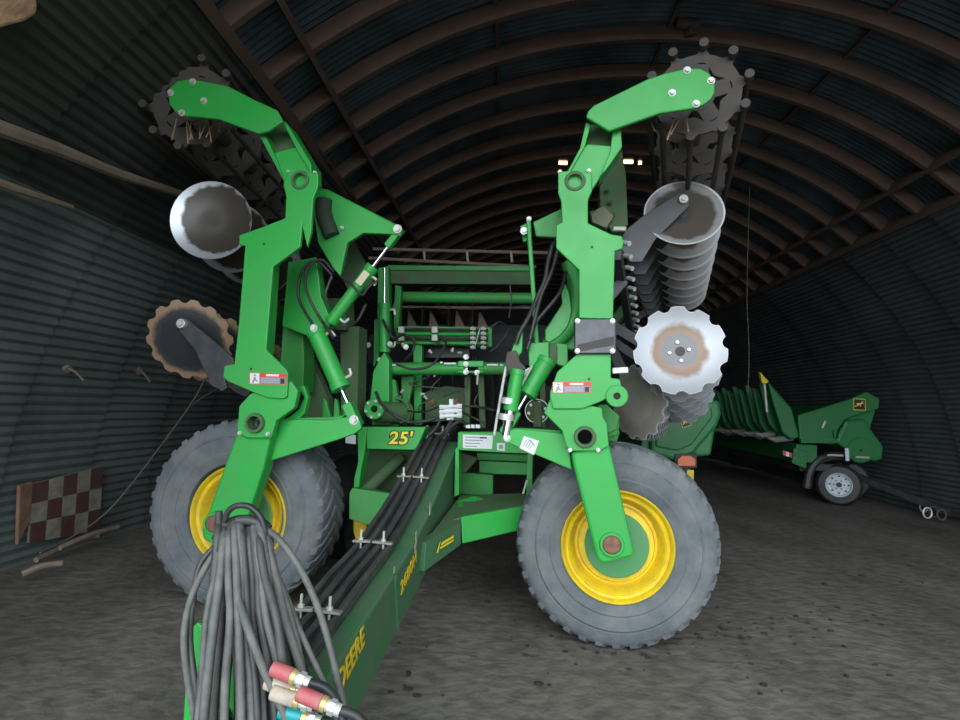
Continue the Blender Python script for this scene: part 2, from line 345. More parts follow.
# chequered panel
bm = NB(); A = [onwall(x, y, 5.2) for x, y in ((33, 484), (103, 466), (99, 530), (29, 543))]
bmn = 5
def bil(u, v): return A[0].lerp(A[1], u).lerp(A[3].lerp(A[2], u), v)
nrm = (A[1]-A[0]).cross(A[3]-A[0]).normalized()
if nrm.dot(CAM-A[0]) < 0: nrm = -nrm
b_prism(bm, [A[0], A[1], A[2], A[3]], -nrm*.02, 2)
for i in range(5):
    for j in range(3):
        b_prism(bm, [bil((i+a)/5, (j+b)/3)+nrm*.001 for a, b in ((0, 0), (1, 0), (1, 1), (0, 1))], nrm*.003, (i+j+1) % 2)
cream = mat('dirty cream tile', (.42, .40, .33), .7, dust=(.17, .14, .10), dmix=.5, dscale=8)
maroon = mat('dirty maroon tile', (.11, .03, .035), .7, dust=(.12, .09, .075), dmix=.4, dscale=8)
tag(link('chequered_panel', bm, [cream, maroon, woodl]), 'small cream and maroon chequered panel patching the base of the left wall', 'panel')
bm = NB(); a = [onwall(x, y, 5.19) for x, y in ((20, 486), (33, 482), (31, 520), (18, 545))]; b_prism(bm, a, -nrm*.03)
tag(link('broken_board', bm, mat('brown broken board', (.16, .08, .05), .8, dust=(.32, .2, .13), dmix=.6, dscale=9), bevel=.006), 'narrow brown broken board beside the chequered panel', 'board')
# twine
bm = NB(); b_tube(bm, [onwall(212, 362, 4.9), onwall(196, 396, 4.95), onwall(165, 440, 5.0), onwall(125, 492, 5.05), onwall(100, 518, 5.1), onwall(70, 538, 5.1), B.world(B.Z(40, 553, .13))], .008, 6); 
tag(link('twine', bm, twine, smooth=True), 'long slack grey twine hanging from the rusty disc down the left wall to the floor', 'twine')
bm = NB(); b_tube(bm, [onwall(222, 386, 4.9), onwall(196, 402, 4.95), onwall(180, 420, 5.0), onwall(166, 442, 5.0)], .007, 6)
tag(link('twine', bm, twine, smooth=True), 'short branch of grey twine joining the long twine behind the left disc', 'twine')
for i, (a, c_) in enumerate((((30, 541), (100, 535)), ((36, 560), (92, 538)), ((22, 574), (62, 563)), ((60, 548), (118, 527)))):
    p, q = B.world(B.Z(*a, .03+.03*i)), B.world(B.Z(*c_, .05+.04*i)); mid = p.lerp(q, .5)+Vector((0, 0, .02))
    bm = NB(); b_tube(bm, [p, mid, q], .022 if i else .03, 7)
    tag(link('stick', bm, woodl, smooth=True), ['pale broken stick lying just under the chequered panel', 'thin crossed stick on the floor below the chequered panel', 'short stick end nearest the left picture edge on the floor', 'stick leaning at the right foot of the chequered panel'][i], 'stick')
# glowing strips set where warm spots of light show in the roof
for (x, y, w, lb) in ((563, 163, .06, 'short warm glowing strip in the dark roof left of the right upper arm'), (628, 162, .07, 'warm glowing strip in the dark roof beside the right rolling basket'), (640, 163, .02, 'tiny warm glowing strip right beside the longer strip')):
    p = B.world(B.V(x, y, 8.5)); d = B.world((1, 0, 0))-B.world((0, 0, 0))
    bm = NB(); b_cyl(bm, p-d*w, p+d*w, .022, n=12, mi=0); b_bar(bm, p-d*(w+.01)+Vector((0, 0, .04)), p+d*(w+.01)+Vector((0, 0, .04)), .09, .03, mi=1)
    b_cyl(bm, p+Vector((0, 0, .05)), p+Vector((0, 0, sqrt(max(0, 5.3**2-(B.to(p).x-CX)**2))-p.z)), .008, n=6, mi=1)
    tag(link('warm_strip', bm, [glowm, slate]), lb, 'lamp')
# bracket under the roof at the top
p = B.world(B.V(686, 14, 5.95)); bm = NB(); b_bar(bm, p, p+Vector((.06, .02, -.22)), .1, .1); b_cyl(bm, p+Vector((-.1, 0, -.1)), p+Vector((.13, 0, -.12)), .06, n=14); b_bar(bm, p, p+Vector((.05, .2, .35)), .03, .03)
tag(link('hanging_bracket', bm, iron, bevel=.01), 'dark iron bracket hanging from the roof above the right rolling basket', 'bracket')
bm = NB(); p = B.world(B.V(748, 392, 9)); b_tube(bm, [p, p+Vector((.01, 0, .6)), B.world(B.V(747, 290, 9)), Vector((p.x, p.y, sqrt(5.3**2-(B.to(p).x-CX)**2)))], .006, 6); tag(link('cord', bm, twine, smooth=True), 'thin cord hanging from the roof in front of the dark right wall', 'cord')
# dirt clods
bm = NB(); rn = random.Random(4)
for i in range(130):
    x, y = (rn.gauss(690, 90), rn.gauss(632, 18)) if i % 3 else (rn.uniform(380, 930), rn.uniform(560, 700))
    if y < 560: continue
    g = M.world(M.Z(x, y, 0)); r = rn.uniform(.004, .014)*(1.6 if i % 9 == 0 else 1)
    res = bmesh.ops.create_icosphere(bm, subdivisions=1, radius=r, matrix=Matrix.Translation(g+Vector((0, 0, r*.3))) @ Matrix.Diagonal((rn.uniform(.8, 2), rn.uniform(.8, 1.5), .7, 1)))
tag(link('dirt_crumbs', bm, mat('dark soil', (.03, .026, .022), .95)), 'dark dirt crumbs scattered over the floor round the right tyre', 'dirt', kind='stuff')

# ------------------------------------------------------------------ the folded implement
R = root('disk_harrow', M, 'huge green folding disk harrow with wings folded up and hoses over its drawbar', 'farm implement')
# --- wheels
hubm = mat('pale dusty green paint', (.05, .32, .09), .55, dust=(.14, .26, .14), dmix=.5, dscale=8)
def tyre(c, Rt, w, rin):
    bm = NB(); prof = [(rin, .05), (rin+.012, .02), (rin+.05, .0), (rin+.075, -.012), (rin+.085, -.006), (rin+.12, -.016), (Rt-.13, -.020), (Rt-.118, -.008), (Rt-.112, -.012), (Rt-.06, -.004), (Rt-.03, .022), (Rt-.016, .06), (Rt-.014, w/2),
                          (Rt-.016, w-.06), (Rt-.03, w-.022), (Rt-.06, w+.004), (Rt-.14, w+.02), (rin+.05, w), (rin, w-.05)]
    b_lathe(bm, c, (0, 1, 0), prof, 120)
    nl = 36
    for i in range(nl*2):
        sd = i % 2; t0 = 2*pi*(i/2+(.5 if sd else 0))/nl; pv = None
        for f in range(7):
            s_ = f/6; yv = (-.010+s_*(w*.52)) if sd == 0 else (w+.010-s_*(w*.52)); th = t0+.26*s_**1.5
            ro = (Rt-.075, Rt-.014, Rt-.001, Rt, Rt, Rt, Rt)[f]; ri = ro-.05; hw = .050-.022*s_
            q = [bm.verts.new(Vector(c)+Vector((r_*cos(t), yv, r_*sin(t)))) for r_, t in ((ri, th-hw), (ro, th-hw*.8), (ro, th+hw*.8), (ri, th+hw))]
            if pv:
                for j in range(4): bm.faces.new((pv[j], pv[(j+1) % 4], q[(j+1) % 4], q[j]))
            else: bm.faces.new(q)
            pv = q
        bm.faces.new(pv[::-1])
    return bm
for (x, y, Rt, ly, lh) in ((237, 519, .63, 'left', 0), (617.5, 544, .615, 'right', 1)):
    c = M.V(x, y, 0); c.z = Rt-.002; tc_ = c+Vector((-.035 if ly == 'left' else 0, 0, .012 if ly == 'left' else 0)); bs = M.V(612 if lh else 213, 545 if lh else 524, -.28)
    w = .44; t = link('tire', tyre(tc_, Rt, w, .325), rubber, R, smooth=True)
    bm = NB(); b_lathe(bm, c, (0, 1, 0), [(.33, .03), (.338, .0), (.332, -.008), (.322, .0), (.312, .03), (.296, .04), (.29, .028), (.282, .034), (.262, .09), (.25, .12), (.238, .118), (.225, .085), (.05, .075), (.05, .1), (.22, .12), (.25, .3), (.33, .32)], 80)
    rm = link('wheel_rim', bm, yellow, t, smooth=True)
    bm = NB(); b_lathe(bm, c, (0, 1, 0), [(.0, .035), (.185+(.025 if not lh else 0), .035), (.192+(.025 if not lh else 0), .042), (.192, .09), (0, .09)], 48, closed=False); link('wheel_hub', bm, hubm, t, smooth=True)
    bm = NB(); b_cyl(bm, bs, c+Vector((0, .08, 0)), .05, n=24); link('axle', bm, iron, t, smooth=True)
# --- wheel legs, pivots, big plates (left then right)
lv = -.33
plate('wheel_arm', [(237, 430), (272, 432), (263, 470), (244, 528), (240, 545), (226, 552), (203, 540), (201, 530)], lv+.05, .13, green, R, bevel=.018)
plate('wheel_arm', [(571, 452), (609, 443), (618, 482), (634, 552), (633, 557), (603, 565), (597, 560), (573, 465)], lv+.05, .13, green, R, bevel=.018)
for x, y in ((612, 545), (213, 524)):
    ring('axle_boss', x, y, lv+.035, .052, .068, .04, green, R); bm = NB(); c = M.V(x, y, lv+.03); b_lathe(bm, c, (0, 1, 0), [(0, .0), (.046, 0), (.05, .004), (.05, .03), (0, .03)], 32, closed=False); lab(link('axle_cap', bm, copper, R, smooth=True), 'worn copper coloured axle cap')
plate('pivot_bracket', [(250, 394), (239, 406), (237, 432), (246, 438), (271, 438), (276, 421), (294, 408), (298, 391), (291, 381)], lv+.02, .05, green, R, holes=((254, 423, .043),))
plate('pivot_bracket', [(304, 398), (299, 409), (280, 424), (276, 430), (292, 425), (304, 414), (308, 398), (304, 386), (299, 386)], lv+.16, .05, green, R)
plate('pivot_bracket', [(544, 413), (551, 397), (602, 408), (603, 417), (607, 424), (609, 446), (600, 451), (570, 451), (566, 446), (562, 431)], lv+.02, .05, green, R, holes=((585, 437, .043),))
for x, y in ((254, 423), (585, 437), (300, 180), (575, 181)):
    bm = NB(); c = M.V(x, y, lv); b_lathe(bm, c, (0, 1, 0), [(.042, -.006), (.058, -.006), (.061, 0), (.061, .09), (.042, .09)], 36)
    lab(link('pivot_bush', bm, greenm, R, smooth=True), 'dull bare metal ring round the pin hole')
Lp = [(288, 171), (318, 173), (318, 186), (313, 199), (311, 232), (307, 247), (302, 226), (300, 247), (273, 267), (266, 350), (286, 369), (288, 374), (287, 396), (284, 399), (268, 398), (252, 392), (227, 381), (223, 377), (224, 366), (234, 364), (238, 330), (245, 246), (239, 245), (239, 235), (262, 227), (285, 218), (286, 197), (283, 184)]
plate('wing_frame_plate', Lp, lv, .03, green, R, holes=((300, 180, .042),))
plate('wing_frame_plate', [(249, 246), (268, 262), (262, 352), (240, 362)], lv+.03, .16, green, R)
Rp = [(558, 173), (562, 171), (592, 173), (592, 191), (588, 200), (588, 223), (611, 234), (622, 236), (624, 242), (622, 249), (615, 251), (613, 320), (574, 320), (579, 318), (579, 270), (556, 248), (556, 225), (562, 222), (561, 201), (558, 193)]
Rp = [p for p in Rp if p != (574, 320)]
plate('wing_frame_plate', Rp, lv, .03, green, R, holes=((575, 181, .042),))
plate('wing_frame_plate', [(583, 272), (611, 256), (609, 350), (582, 350)], lv+.03, .16, green, R)
plate('wing_frame_plate', [(580, 352), (611, 352), (611, 378), (620, 379), (622, 390), (600, 402), (582, 409), (553, 409), (550, 398), (550, 392), (557, 372), (577, 354)], lv, .03, green, R)
# pivot knobs at the right foot
ring('pivot_boss', 617, 396, lv-.01, .02, .062, .1, green, R)
bm = NB()
for i, v in enumerate((0, .15, .3)):
    b_prism(bm, [M.V(*p, v) for p in ((596, 405), (606, 404), (620, 416+i*8), (617, 430+i*6), (608, 434+i*4))], (0, .05, 0))
link('pivot_gusset', bm, greend, R, bevel=.01)
# glossy black cover plate with four bolts
bm = NB(); q = [M.V(x, y, lv-.03) for x, y in ((574, 318), (616, 318), (616, 354), (574, 354))]; b_prism(bm, q, (0, .03, 0)); cp = lab(link('cover_plate', bm, mat('glossy black plate', (.014, .018, .028), .12, .2, dust=(.25, .22, .2), dmix=.15, dscale=6), R, bevel=.008), 'glossy black cover plate with four corner bolts')
bm = NB(); b_prism(bm, [M.V(x, y, lv-.034) for x, y in ((577, 345), (614, 336), (614, 345), (592, 349), (578, 352))], (0, .008, 0)); lab(link('dull_patch', bm, iron, cp), 'dull lighter patch on the black plate')  # dull lighter patch low on the plate
for x, y in ((577.5, 321), (612.5, 321), (577.5, 351), (612.5, 351)): bolt(x, y, lv-.03, .011, zinc, cp)
# upper links and top arms
def link_arm(low, fl, fr_, web, v):
    plate('upper_link', low, v, .03, green, R, bevel=.006)
    plate('link_flange', fl, v-.02, .16, green, R, bevel=.004)
    plate('link_flange', fr_, v-.02, .16, green, R, bevel=.004)
    plate('link_web', web, v+.09, .04, greenm, R, bevel=.004)
link_arm([(273, 153), (300, 146), (309, 162), (312, 182), (296, 190), (284, 182), (278, 168)], [(258, 133), (263, 131), (277, 160), (284, 182), (279, 172), (268, 152)], [(282, 121), (286, 122), (311, 163), (312, 180), (308, 168), (298, 152)], [(262, 131), (284, 121), (306, 162), (308, 184), (290, 184)], lv+.03)
link_arm([(588, 144), (613, 146), (606, 168), (592, 190), (562, 188), (562, 174), (573, 166), (580, 150)], [(586, 122), (591, 124), (585, 146), (570, 172), (564, 178), (580, 148)], [(613, 128), (621, 129), (622, 147), (606, 170), (600, 176), (610, 152)], [(590, 124), (618, 129), (612, 156), (596, 178), (575, 174), (586, 150)], lv+.03)
plate('top_arm', [(168, 95), (169, 88), (177, 81), (188, 79), (198, 80), (228, 86), (255, 100), (277, 110), (283, 121), (268, 131), (258, 133.5), (240, 127), (218, 119), (200, 117), (185, 116), (175, 112), (169, 104)], lv-.05, .03, green, R, bevel=.008)
plate('top_arm', [(586, 117), (588, 111), (594, 105), (647, 79), (665, 73), (687, 68), (700, 68), (710, 73), (715, 83), (715, 92), (712, 98), (705, 104), (695, 108), (660, 113), (609, 131)], lv-.05, .03, green, R, bevel=.008)
for x, y in ((193, 82), (171, 93), (204, 101), (182, 113), (687, 70.5), (711, 81), (696, 104), (672, 93)): bolt(x, y, lv-.05, .016, zinc, R)
for x, y in ((289, 172), (315, 173), (560, 172), (589, 171), (240, 433), (268, 434), (570, 450), (598, 450)): bolt(x, y, lv+.01, .009, zinc, R)
# --- warning labels
def warn(x0, y0, x1, y1, v, tilt=0):
    bm = NB(); P = lambda a, b: M.V(x0+(x1-x0)*a, y0+(y1-y0)*b+tilt*a, v)
    def r(a, b, c, d, mi, e=.0): b_prism(bm, [P(a, b)-Vector((0, e, 0)), P(c, b)-Vector((0, e, 0)), P(c, d)-Vector((0, e, 0)), P(a, d)-Vector((0, e, 0))], (0, -.0015, 0), mi)
    r(0, 0, 1, 1, 1); r(.02, .05, .27, .95, 0, .001); r(.29, .38, .98, .95, 2, .001)
    for k in range(3): r(.33, .47+k*.15, .80, .53+k*.15, 3, .002)
    r(.45, .1, .8, .28, 0, .001); r(.84, .45, .95, .9, 4, .002)
    for q in (((.07, .88), (.12, .9), (.19, .4), (.14, .35)), ((.12, .15), (.18, .15), (.18, .3), (.12, .3)), ((.15, .5), (.24, .72), (.21, .8), (.13, .62))): b_prism(bm, [P(*c_)-Vector((0, .002, 0)) for c_ in q], (0, -.0015, 0), 2)
    link('warning_label', bm, [white, red, grey, mat('pale print', (.4, .42, .48), .5), black], R)['label'] = 'red white and black warning label'
warn(249.5, 372.5, 286.5, 384, lv-.001, 1); warn(552.5, 382, 591, 393, lv-.001, 0)
bm = NB(); b_prism(bm, [M.V(x, y, -.221) for x, y in ((524, 436), (539, 441), (534, 455), (519.5, 448))], (0, -.002, 0), 0)
for i in range(4): b_tube(bm, [M.V(x, y, -.224) for x, y in ((523.5+i*2, 446+i), (527+i*2, 440+i*1.2), (532+i, 441+i*2))], .002, 5, mi=1)
lab(link('round_symbol_label', bm, [white, grey], R), 'tilted white square label')
# --- bell cranks
plate('bell_crank', [(280, 419), (327, 420), (346, 417), (354, 416), (360, 421), (361, 429), (354, 434), (340, 439), (270, 461), (272, 440)], -.2, .035, green, R)
plate('bell_crank', [(283, 418), (330, 417), (345, 415), (340, 420), (282, 421)], -.17, .16, greend, R)
bolt(354, 420, -.2, .022, zinc, R, dep=.025)
plate('bell_crank', [(505, 431), (516, 429), (562, 433), (568, 440), (572, 470), (560, 465), (508, 443), (503, 438)], -.22, .035, green, R)
plate('bell_crank', [(512, 428), (561, 430), (562, 434), (514, 431)], -.185, .16, greend, R)
bolt(507, 438, -.22, .016, zinc, R)
# --- star wheels / rolling baskets
def basket(fx, fy, fv, bx, by, bv, Rb, n, ph):
    a, b = M.V(fx, fy, fv), M.V(bx, by, bv); d = (b-a).normalized(); x, y = basis(d)
    bm = NB(); b_cyl(bm, a, b, .045, n=16); bk = link('rolling_basket', bm, iron, R, smooth=True); lab(bk, 'dirty dark rolling basket of star plates and bars')
    def star(p):
        bm = NB(); N_ = 120; lay = []
        for off in (-.008, .008):
            o_, i_ = [], []
            for k in range(N_):
                t = 2*pi*k/N_; w = cos(10*(t-ph)); ro = Rb*(.82+.17*max(0, w)**2.2)
                ri = Rb*(.56+.09*cos(5*(t-ph)))
                o_.append(bm.verts.new(p+d*off+(x*cos(t)+y*sin(t))*ro)); i_.append(bm.verts.new(p+d*off+(x*cos(t)+y*sin(t))*ri))
            lay.append((o_, i_))
        for k in range(N_):
            q = (k+1) % N_
            for o_, i_ in lay: bm.faces.new((o_[k], o_[q], i_[q], i_[k]))
            bm.faces.new((lay[0][0][k], lay[1][0][k], lay[1][0][q], lay[0][0][q])); bm.faces.new((lay[0][1][k], lay[1][1][k], lay[1][1][q], lay[0][1][q]))
        for k in range(5):
            t = ph+2*pi*k/5; e_ = (x*cos(t)+y*sin(t)); b_bar(bm, p+e_*.03, p+e_*Rb*.62, .10, .014, d)
        b_cyl(bm, p-d*.012, p+d*.012, Rb*.34, n=24)
        return link('star_plate', bm, iron, bk)
    for k in range(n): star(a.lerp(b, k/(n-1)))
    for k in range(10):
        t = ph+2*pi*k/10; e_ = (x*cos(t)+y*sin(t))*Rb*.94; bm = NB(); b_cyl(bm, a+e_-d*.05, b+e_+d*.05, .018, n=10)
        b_cyl(bm, a+e_-d*.075, a+e_-d*.03, .028, n=12); link('basket_bar', bm, iron, bk, smooth=True)
    return bk
basket(194, 106, -.05, 288, 210, 2.4, .335, 5, .12)
basket(697, 95, -.05, 688, 226, 2.5, .315, 5, .2)
# straw caught in the baskets
for base, rn_, nm in (((198, 118), 5, 'left'), ((672, 118), 9, 'right')):
    rr_ = random.Random(rn_); bm = NB()
    for i in range(11 if nm == 'left' else 4):
        x = base[0]+rr_.uniform(-22, 30); y = base[1]+rr_.uniform(0, 4); b_tube(bm, [M.V(x, y, -.15), M.V(x+rr_.uniform(-9, 6), y+rr_.uniform(10, 22), -.2)], .0045, 5)
    s_ = lab(link('straw', bm, straw, R), 'dry straw caught in the rolling basket'); s_['kind'] = 'stuff'
# --- disc gangs
def blade_mesh(Rb, dish, notches, mt, bolts=True, edge=True, ew=.035, em=None):
    bm = NB(); N_ = 12*notches if notches else 64; rings = 8; th = .006
    def depth(r): return dish*(1-(r/Rb)**2) if r > Rb*.36 else dish*(1-.36**2)
    sides = []
    for off in (0, th):
        g = []
        for i in range(rings+1):
            row = []
            for k in range(N_):
                t = 2*pi*k/N_; Rm = Rb
                if notches:
                    w = (k % 12)/12-.5; c_ = abs(w)*2*pi*Rb/notches
                    nr = .034
                    if c_ < nr: Rm = Rb-sqrt(nr*nr-c_*c_)*.75
                    Rm += (.0)
                r = Rb*.05+(Rm-Rb*.05)*(1 if i == rings else i/(rings-1)*(1-ew))
                row.append(bm.verts.new((r*cos(t), depth(r)+off, r*sin(t))))
            g.append(row)
        for a, b in zip(g, g[1:]):
            for k in range(N_): bm.faces.new((a[k], a[(k+1) % N_], b[(k+1) % N_], b[k])).material_index = 2 if (b is g[-1] and edge) else 0
        bm.faces.new(g[0]); sides.append(g)
    for k in range(N_): bm.faces.new((sides[0][-1][k], sides[1][-1][k], sides[1][-1][(k+1) % N_], sides[0][-1][(k+1) % N_])).material_index = 2
    bm.faces.ensure_lookup_table()
    if bolts:
        for k in range(4):
            t = .3+k*pi/2; p = Vector((.058*cos(t), dish*.87, .058*sin(t))); b_cyl(bm, p, p-Vector((0, .012, 0)), .011, n=8, mi=1)
    me = bpy.data.meshes.new('disc_blade'); bmesh.ops.recalc_face_normals(bm, faces=bm.faces[:]); bm.to_mesh(me); bm.free()
    me.materials.append(mt); me.materials.append(zinc); me.materials.append(em or edgem)
    for p in me.polygons: p.use_smooth = True
    me.set_sharp_from_angle(angle=radians(40)); return me
def gang(f, b, n, me, me0=None, nrm=None, shank=None, label=None, spin=0):
    A, Z_ = M.V(*f), M.V(*b); d = (Z_-A).normalized(); nv = Vector(nrm).normalized() if nrm else d
    bm = NB(); b_cyl(bm, A+d*.04, Z_, .03, n=14)
    g = link('disc_gang', bm, iron, R, smooth=True); lab(g, label)
    Rq = Vector((0, 1, 0)).rotation_difference(nv).to_matrix().to_4x4(); first = None
    for k in range(n):
        p = A.lerp(Z_, k/(n-1))
        o = bpy.data.objects.new('disc_blade', me0 if (k == 0 and me0) else me); C.objects.link(o); o.parent = g
        o.matrix_local = Matrix.Translation(p) @ Rq @ Matrix.Rotation(spin+k*.37, 4, 'Y')
    if shank:
        pts, v, t, mt, cap = shank; bm = NB(); P = [M.V(x, y, v) for x, y in pts]; o0 = P[0]*1; b_prism(bm, [p-o0 for p in P], (0, t, 0))
        if cap:
            c = M.V(*cap[:2], v)-o0; b_cyl(bm, c-Vector((0, .03, 0)), c+Vector((0, .01, 0)), .032, n=16, mi=1); b_cyl(bm, c-Vector((0, .045, 0)), c-Vector((0, .03, 0)), .02, n=6, mi=1)
        s0 = link('disc_shank', bm, [mt, zinc], g, bevel=.004)
        for k in range(n):
            s_ = s0 if k == 0 else s0.copy()
            if k: C.objects.link(s_)
            s_.parent = g; s_.location = o0+(Z_-A)*k/(n-1)
    return g
me_notch = blade_mesh(.275, .05, 11, bl_notch, True, True, .02); brightm = mat('bright polished blade rim', (.80, .80, .80), .35, .15)
me_dish = blade_mesh(.275, .06, 0, bl_dish, False, True, .10, brightm); me_dark = blade_mesh(.28, .06, 0, bl_dark, False, True, .045, brightm)
me_mud = blade_mesh(.275, .05, 0, bl_mud, False, False); me_rust = blade_mesh(.285, -.03, 14, bl_rust, False, False); me_br = blade_mesh(.26, -.03, 14, bl_brown, False)
gang((684, 212, .62), (682, 290, 3.5), 8, me_dish, nrm=(.08, 1, -.36), me0=me_dark, label='upper right gang of dished discs', shank=([(622, 233), (640, 218), (672, 197), (683, 192), (690, 197), (689, 206), (655, 240), (642, 262), (630, 262), (622, 250)], .58, .03, slate, (683, 200)))
gang((680, 350, -.02), (681, 394, 1.95), 7, me_notch, label='lower right gang of polished notched discs', nrm=(.06, 1, -.12), spin=.1)
gang((638, 402, .45), (650, 414, 2.2), 9, me_br, label='inner right gang of dull brown notched discs', nrm=(1.15, .9, .05))
gang((211, 220, .02), (296, 290, 2.6), 7, me_mud, label='upper left gang of muddy dished discs')
gang((190, 340, .0), (282, 378, 1.9), 6, me_rust, nrm=(-.25, 1, .45), label='lower left gang of rusty rimmed notched discs', shank=([(176, 322), (180, 318), (186, 318), (194, 325), (218, 345), (233, 358), (234, 364), (224, 376), (227, 388), (222, 391), (212, 386), (205, 372), (195, 350), (180, 332)], -.13, .025, slate, (183, 324)))
# cap boss on the upper right front disc
# depth gauge tines: row of small bright clips along the right gang's beam
bm = NB(); b_bar(bm, M.V(617, 252, -.1), M.V(634, 352, 2.6), .05, .10); bx = link('gang_beam', bm, slate, R)
for k in range(14):
    p = M.V(617, 252, -.1).lerp(M.V(634, 352, 2.6), k/13)+Vector((.03, -.03, .05)); bm = NB(); b_cyl(bm, p, p+Vector((.035, -.05, -.02)), .016, n=8); link('clamp_bolt', bm, zinc, bx)
bm = NB(); b_cyl(bm, M.V(614, 229, -.2), M.V(626, 229, -.22), .014, n=10); link('bolt', bm, zinc, R)
bm = NB(); b_bar(bm, M.V(612, 371, -.2), M.V(628, 370, -.2), .035, .035); link('stop_block', bm, zinc, R, bevel=.004)

# wing tubes running back behind the big plates, with hangers to the gangs and baskets
def wing_tube(a, b, hang, tops):
    A, Z_ = M.V(*a), M.V(*b); bm = NB(); b_bar(bm, A, Z_, .13, .13); w_ = link('wing_tube', bm, greend, R, bevel=.01)
    for (f, q, v) in hang:
        t_ = M.V(*q, v); p_ = A.lerp(Z_, f); bm = NB(); b_bar(bm, p_, t_, .05, .07); link('gang_hanger', bm, slate, w_)
    for (f, q, v) in tops:
        t_ = M.V(*q, v); p_ = A.lerp(Z_, f); bm = NB(); b_bar(bm, p_, t_, .09, .09); link('basket_arm', bm, greenm, w_, bevel=.006)
wing_tube((597, 300, -.15), (601, 345, 3.3), [(.12, (623, 280), .3), (.25, (680, 366), .6), (.55, (680, 387), 1.6), (.3, (640, 406), .8), (.62, (646, 411), 1.7), (.9, (682, 286), 3.2)], [(.2, (610, 200), .48), (.85, (688, 222), 2.45)])
wing_tube((257, 300, -.15), (318, 350, 3.0), [(.3, (235, 240), .7), (.75, (280, 277), 2.1), (.25, (215, 351), .5), (.6, (270, 372), 1.6)], [(.85, (288, 212), 2.45)])
bm = NB(); b_bar(bm, M.V(610, 222, .45), M.V(596, 214, .12), .08, .05); link('beam_strut', bm, greenm, R)
# --- wing box beams and inner plates, left
plate('wing_beam', [(288, 262), (316, 257), (321, 297), (332, 322), (318, 340), (308, 336), (282, 326)], .12, .10, green, R)
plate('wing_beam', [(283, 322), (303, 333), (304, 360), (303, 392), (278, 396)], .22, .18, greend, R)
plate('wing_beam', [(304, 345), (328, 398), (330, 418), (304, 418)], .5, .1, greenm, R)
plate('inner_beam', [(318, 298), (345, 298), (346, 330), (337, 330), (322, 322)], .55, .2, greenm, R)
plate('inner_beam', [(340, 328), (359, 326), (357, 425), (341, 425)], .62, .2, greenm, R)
plate('link_arm', [(317, 191), (327, 191), (364, 208), (397, 226), (402, 231), (400, 236), (391, 234), (363, 233), (347, 243), (343, 262), (340, 276), (333, 268), (318, 243), (312, 203)], .06, .04, green, R)
plate('link_arm', [(316, 188), (327, 189), (398, 225), (394, 229), (320, 196)], .09, .14, greend, R)
bm = NB(); b_tube(bm, [M.V(324, 200, .045), M.V(324, 215, .04), M.V(332, 236, .04)], .055, 14); lab(link('dark_pad', bm, mat('dark olive pad', (.03, .05, .03), .8), R, smooth=True), 'dark rounded pad')  # dark pad set where the arm shows a curved dark slot
plate('link_gusset', [(343, 243), (352, 240), (365, 262), (372, 282), (352, 300), (343, 280)], .5, .06, greenm, R)
bolt(397.5, 229, .05, .022, zinc, R, dep=.02); bolt(342, 228, .05, .010, zinc, R)
hyd(R, (331, 322, .1), (399, 232, .1), .60, .042, .013, label='left upper wing cylinder')
bm = NB(); b_bar(bm, M.V(358, 284, .04), M.V(367, 272, .04), .05, .004, (0, 1, 0)); link('cylinder_label', bm, mat('cream label', (.6, .55, .38), .5), R)
hyd(R, (316, 332, -.06), (356, 422, -.1), .62, .058, .014, label='left lower wing cylinder'); bolt(314, 328, -.12, .018, zinc, R)
for i, (x0, x1, v) in enumerate(((322, 329, .72), (333, 338, .74), (343, 347, .74))):
    plate('frame_rib', [(x0, 420), (x0+1, 398), (x0+4, 400), (x1+2, 420)], v-.55, .04, green, R)
# right
plate('link_arm', [(533, 222), (562, 208), (564, 238), (536, 236)], -.1, .04, greend, R)
beam('tie_bar', (528.5, 220, .1), (537, 345, .1), .045, .03, green, R)
bolt(529, 219, .08, .012, zinc, R); bolt(524, 231, .1, .018, zinc, R)
plate('link_end', [(520, 226), (528, 222), (529, 240), (523, 242)], .16, .05, green, R)
plate('curved_guard', [(545, 340), (545, 330), (562, 304), (561, 288), (566, 284), (570, 296), (572, 312), (568, 326), (560, 336), (549, 343)], .1, .03, green, R)
bm = NB(); b_tube(bm, [M.V(x, y, .16) for x, y in ((568, 262), (576, 285), (577, 305), (571, 325), (556, 341), (545, 346))], .05, 14); link('curved_guard', bm, greend, R, smooth=True)
plate('wing_beam', [(566, 250), (582, 262), (582, 345), (572, 350), (564, 348), (570, 330)], .2, .16, greend, R)
plate('wing_box', [(528, 343), (549, 342), (549, 365), (540, 368), (529, 367)], -.05, .2, green, R)
plate('wing_box', [(549, 343), (557, 344), (557, 364), (549, 365)], -.02, .16, greenm, R)
plate('wing_box', [(556, 343), (568, 344), (568, 368), (556, 364)], .0, .16, green, R)
hyd(R, (547, 360, -.02), (506, 430, -.12), .48, .058, .013, fit=False, label='right lower wing cylinder')
bm = NB(); b_prism(bm, [M.V(x, y, -.115) for x, y in ((522, 371), (531, 367), (528, 374), (520, 379))], (0, .003, 0)); link('cylinder_label', bm, white, R)
beam('tie_rod', (532, 366, -.13), (512, 402, -.13), .016, .016, zinc, R)
hyd(R, (518, 370, -.2), (506, 436, -.2), .58, .040, .03, fit=False, clev=False)
for q in ((508.5, 404), (506, 420)): bm = NB(); b_cyl(bm, M.V(q[0]+.8, q[1]-6, -.2), M.V(q[0], q[1], -.2), .047, n=20); link('sleeve', bm, zinc, R, smooth=True)
beam('tie_rod', (506, 366, -.16), (494, 436, -.16), .018, .018, zinc, R)
plate('link_bracket', [(507, 352), (516, 350), (520, 362), (526, 368), (518, 374), (508, 372), (505, 362)], -.19, .06, iron, R)
